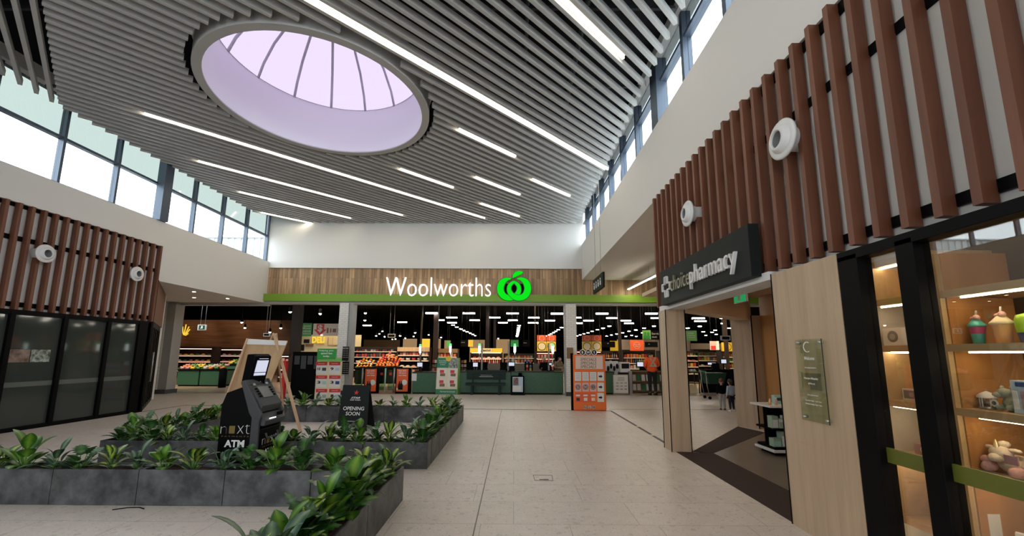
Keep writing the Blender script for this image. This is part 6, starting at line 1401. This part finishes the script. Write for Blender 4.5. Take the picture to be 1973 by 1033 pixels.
p = AY(1502, 710, 9.2); O2 = (p.x, 9.2, p.z); t2 = thing('wall_dispenser', 'small silver dispenser fixed on the honey timber wall', 'dispenser', O2); MB(O2).box(p.x - .07, p.x + .07, 9.2, 9.29, p.z - .06, p.z + .10).build('body', M['steel'], t2, .01); MB(O2).box(p.x - .05, p.x + .05, 9.17, 9.2, p.z - .11, p.z - .04).build('nozzle', M['matt_black'], t2, .005)
# dark shelving deeper in the pharmacy
O = (6.0, 2.6, 0); t = thing('pharmacy_shelf', 'dark stocked shelving deep inside the pharmacy behind the window display', 'shelf', O)
MB(O).box(6.1, 6.14, .2, 5.2, 0, 2.0).box(5.7, 6.1, .2, .24, 0, 2.0).box(5.7, 6.1, 5.16, 5.2, 0, 2.0).build('frame', M['shelf_dark'], t)
for i, z in enumerate((.3, .65, 1.0, 1.35, 1.7)):
    MB(O).box(5.7, 6.1, .24, 5.16, z - .03, z).build('shelf', M['shelf_dark'], t); MB(O).box(5.69, 5.7, .24, 5.16, z - .04, z + .005).build('price_strip', M['p_white'], t)
    for j in range(16): put('packet', random.choice(['p_white', 'p_pink', 'p_brown', 'p_blue', 'p_white']), 5.85, .4 + j * .30, z, 'the dark pharmacy shelving', 1.15).rotation_euler.z = R(90)
for k, (x, y) in enumerate(((4.6, 1.8), (4.6, 4.6), (7.0, 3.2), (7.0, 7.2), (4.5, 6.6), (6.3, 8.2))):
    O = (x, y, 2.92); t = thing('ceiling_panel_light', 'round warm downlight in the tan pharmacy ceiling', 'downlight', O, 0, 'pharmacy ceiling downlights'); b = MB(O); b.lathe([(.11, 2.92), (.11, 2.905), (.09, 2.905)], 20, (x, y, 0)); b.build('bezel', M['plastic'], t); b = MB(O); b.lathe([(.09, 2.91), (.001, 2.91)], 20, (x, y, 0)); b.build('lens', lamp('pharmacy_lens', (1, .72, .42), 34), t)
O = (3.1, 2.6, 2.92)
for k, y in enumerate((3.0, 2.2, 1.2)):
    O = (3.12, y, 2.92); t = thing('window_downlight', 'warm downlight over the window display, ' + ordn[k] + ' from the oak panel', 'downlight', O); b = MB(O); b.lathe([(.06, 2.92), (.06, 2.9), (.045, 2.9)], 16, (3.12, y, 0)); b.build('bezel', M['plastic'], t); b = MB(O); b.lathe([(.045, 2.905), (.001, 2.905)], 16, (3.12, y, 0)); b.build('lens', M['spot'], t)

# ================================================================== PEOPLE
def skin_obj(name, verts, edges, rad, m_, parent, sub=2):
    me = bpy.data.meshes.new(name); me.from_pydata([tuple(v) for v in verts], edges, []); me.materials.append(m_)
    o = bpy.data.objects.new(name, me); COL.objects.link(o); o.parent = parent
    s = o.modifiers.new('skin', 'SKIN'); s.use_smooth_shade = True
    for i, r_ in enumerate(rad):
        d = me.skin_vertices[0].data[i]; d.radius = r_ if isinstance(r_, tuple) else (r_, r_); d.use_root = (i == 0)
    u = o.modifiers.new('smooth', 'SUBSURF'); u.levels = sub; u.render_levels = sub
    return o


def person(loc, rz, s, label, top, bottom, shoe, hair, bend=0.0, arms='down', long_top=0.0, child=False, hairlen=0.0):
    t = thing('person', label, 'person', loc, rz); t.scale = (s, s, s)
    hk = 1.35 if child else 1.0
    hd_f = .04 + bend * .24; hz = 1.60 - bend * .20; V_ = []; E_ = []; Rr = []
    def add(p, r_, par=None):
        V_.append(Vector(p)); Rr.append(r_)
        if par is not None: E_.append((par, len(V_) - 1))
        return len(V_) - 1
    pel = add((0, 0, .93), (.14, .11)); wa = add((0, 0, 1.08), (.125, .10), pel); ch = add((0, bend * .02, 1.28), (.15, .115), wa); nk = add((0, bend * .06, 1.45), (.055, .055), ch)
    n2_ = add((0, hd_f * .7, 1.51 - bend * .02), .052, nk); h1 = add((0, hd_f, hz), (.078 * hk, .088 * hk), n2_); h2 = add((0, hd_f + .01, hz + .09 * hk), (.074 * hk, .085 * hk), h1); add((0, hd_f + .01, hz + .145 * hk), .045 * hk, h2)
    add((0, hd_f + .115 * hk, hz + .015), .012, h1)
    for sx in (-1, 1):
        add((sx * .092 * hk, hd_f, hz + .03), .012, h1)
        if arms == 'front': sh, el, wr = (sx * .19, .0, 1.39), (sx * .27, .02, 1.13), (sx * .16, .26, 1.04)
        elif arms == 'fold': sh, el, wr = (sx * .17, 0, 1.38), (sx * .24, .04, 1.12), (sx * .06, .24, 1.12)
        else: sh, el, wr = (sx * .18, 0, 1.38), (sx * .235, -.02, 1.10), (sx * .25, .06, .86)
        a = add(sh, .062, ch); b = add(el, .043, a); c = add(wr, .028, b); d0 = (Vector(wr) - Vector(el)).normalized(); lat = d0.cross(Vector((sx, 0, 0.001))).normalized(); side = Vector((0, 1, 0)) if abs(d0.y) < .6 else Vector((0, 0, 1))
        pm = add(Vector(wr) + d0 * .05, (.030, .018), c)
        for k in range(4):
            o_ = side * (.027 - .018 * k); L = (.07, .078, .074, .058)[k]; kn = add(Vector(wr) + d0 * .085 + o_, .010, pm); m1 = add(Vector(V_[kn]) + d0 * L * .5 + Vector((-sx, 0, 0)) * .008, .009, kn); add(Vector(V_[m1]) + d0 * L * .4 + Vector((-sx, 0, 0)) * .022, .008, m1)
        th = add(Vector(wr) + d0 * .035 + side * .035, .011, c); add(Vector(wr) + d0 * .075 + side * .055 + Vector((-sx, 0, 0)) * .01, .009, th)
        hp = add((sx * .09, 0, .88), .092, pel); kn = add((sx * .10, .02, .50), .062, hp); an = add((sx * .105, -.01, .10), .040, kn); add((sx * .11, .13, .045), (.042, .035), an)
    skin_obj('body', V_, E_, Rr, M['skin'], t)
    # top with sleeves
    lo_ = .90 - long_top; v = [(0, 0, 1.10), (0, 0, .98), (0, 0, lo_), (0, bend * .02, 1.28), (0, bend * .04, 1.42)]; e = [(0, 1), (1, 2), (0, 3), (3, 4)]; q_ = 1.22 if long_top else 1.0; r_ = [(.165 * q_, .135), (.17 * q_, .14), (.175 * q_, .145), (.185 * q_, .145), (.10, .085)]
    for sx in (-1, 1):
        if arms == 'front': p = [(sx * .19, .0, 1.39), (sx * .275, .02, 1.13), (sx * .185, .22, 1.06)]
        elif arms == 'fold': p = [(sx * .17, 0, 1.38), (sx * .245, .04, 1.12), (sx * .10, .20, 1.12)]
        else: p = [(sx * .18, 0, 1.38), (sx * .237, -.02, 1.10), (sx * .25, .05, .90)]
        b0 = len(v); v += p; r_ += [.086, .068, .052]; e += [(3, b0), (b0, b0 + 1), (b0 + 1, b0 + 2)]
    skin_obj('top', v, e, r_, top, t)
    v = [(0, 0, .98)]; e = []; r_ = [(.155, .125)]
    for sx in (-1, 1): b0 = len(v); v += [(sx * .092, 0, .86), (sx * .10, .02, .50), (sx * .105, -.01, .11)]; r_ += [.108, .080, .062]; e += [(0, b0), (b0, b0 + 1), (b0 + 1, b0 + 2)]
    skin_obj('trousers', v, e, r_, bottom, t)
    for sx in (-1, 1): MB().hexa([(sx * .11 - .05, -.09, 0), (sx * .11 + .05, -.09, 0), (sx * .11 + .055, .18, 0), (sx * .11 - .055, .18, 0)], [(sx * .11 - .04, -.08, .10), (sx * .11 + .04, -.08, .10), (sx * .11 + .04, .16, .05), (sx * .11 - .04, .16, .05)]).build('shoe', shoe, t, .02)
    b = MB(); b.blob((0, hd_f - .012, hz + .075 * hk), .092 * hk, .105 * hk, .105 * hk, 14); b.v = [Vector((q.x, min(q.y, hd_f + .055 * hk) if q.z < hz + .10 * hk else q.y, max(q.z, hz - .0))) for q in b.v]
    if hairlen: b.blob((0, hd_f - .06, hz - hairlen / 2 + .04), .08 * hk, .045, hairlen, 10)
    b.build('hair', hair, t)
    for sx in (-1, 1): MB().blob((sx * .032 * hk, hd_f + .082 * hk, hz + .045), .011, .008, .008, 8).build('eye', M['ink'], t)
    MB().blob((0, hd_f + .086 * hk, hz - .03), .022, .006, .006, 8).build('mouth', M['mauve'], t)
    return t


p = AY(1257.5, 740, 16.95)
t = person((p.x, 16.95, 0), 0, 1.04, 'person in an orange high visibility jacket and black trousers seen from behind', M['hivis'], M['trouser'], M['ink'], M['hair'], bend=1.0, arms='front', long_top=.06)
for a, b in (((-.11, -.135, 1.42), (.085, -.165, 1.12)), ((.11, -.135, 1.42), (-.085, -.165, 1.12))): MB().bar(a, b, .05, .012, up=(0, 1, 0)).build('reflective_stripe', M['tape'], t)
MB().hexa([(-.14, -.163, 1.08), (.14, -.163, 1.08), (.14, -.15, 1.08), (-.14, -.15, 1.08)], [(-.14, -.163, 1.13), (.14, -.163, 1.13), (.14, -.15, 1.13), (-.14, -.15, 1.13)]).build('reflective_stripe', M['tape'], t)
p = AZ(1393, 790); person((p.x, p.y, 0), R(-15), .50, 'small child with auburn hair in a dark vest and pale trousers', M['matt_black'], M['lt_cloth'], M['grey'], M['red_hair'], child=True)
p = AZ(1411, 793); person((p.x, p.y, 0), R(10), .50, 'small child with dark hair in a pale blue top beside the pharmacy pillar', M['blue_cloth'], M['trouser'], M['paper'], M['hair'], child=True, hairlen=.12)
p = AY(1049, 700, 19.0); person((p.x, 19.0, 0), R(160), .86, 'blond person in dark clothes behind the green counter', M['matt_black'], M['trouser'], M['ink'], M['blond'], bend=.4, arms='fold', hairlen=.1)
p = AY(1076, 700, 19.3); person((p.x, 19.3, 0), R(200), .88, 'person in khaki clothes behind the green counter by the brick column', M['khaki'], M['trouser'], M['ink'], M['hair'], bend=.5, arms='fold')
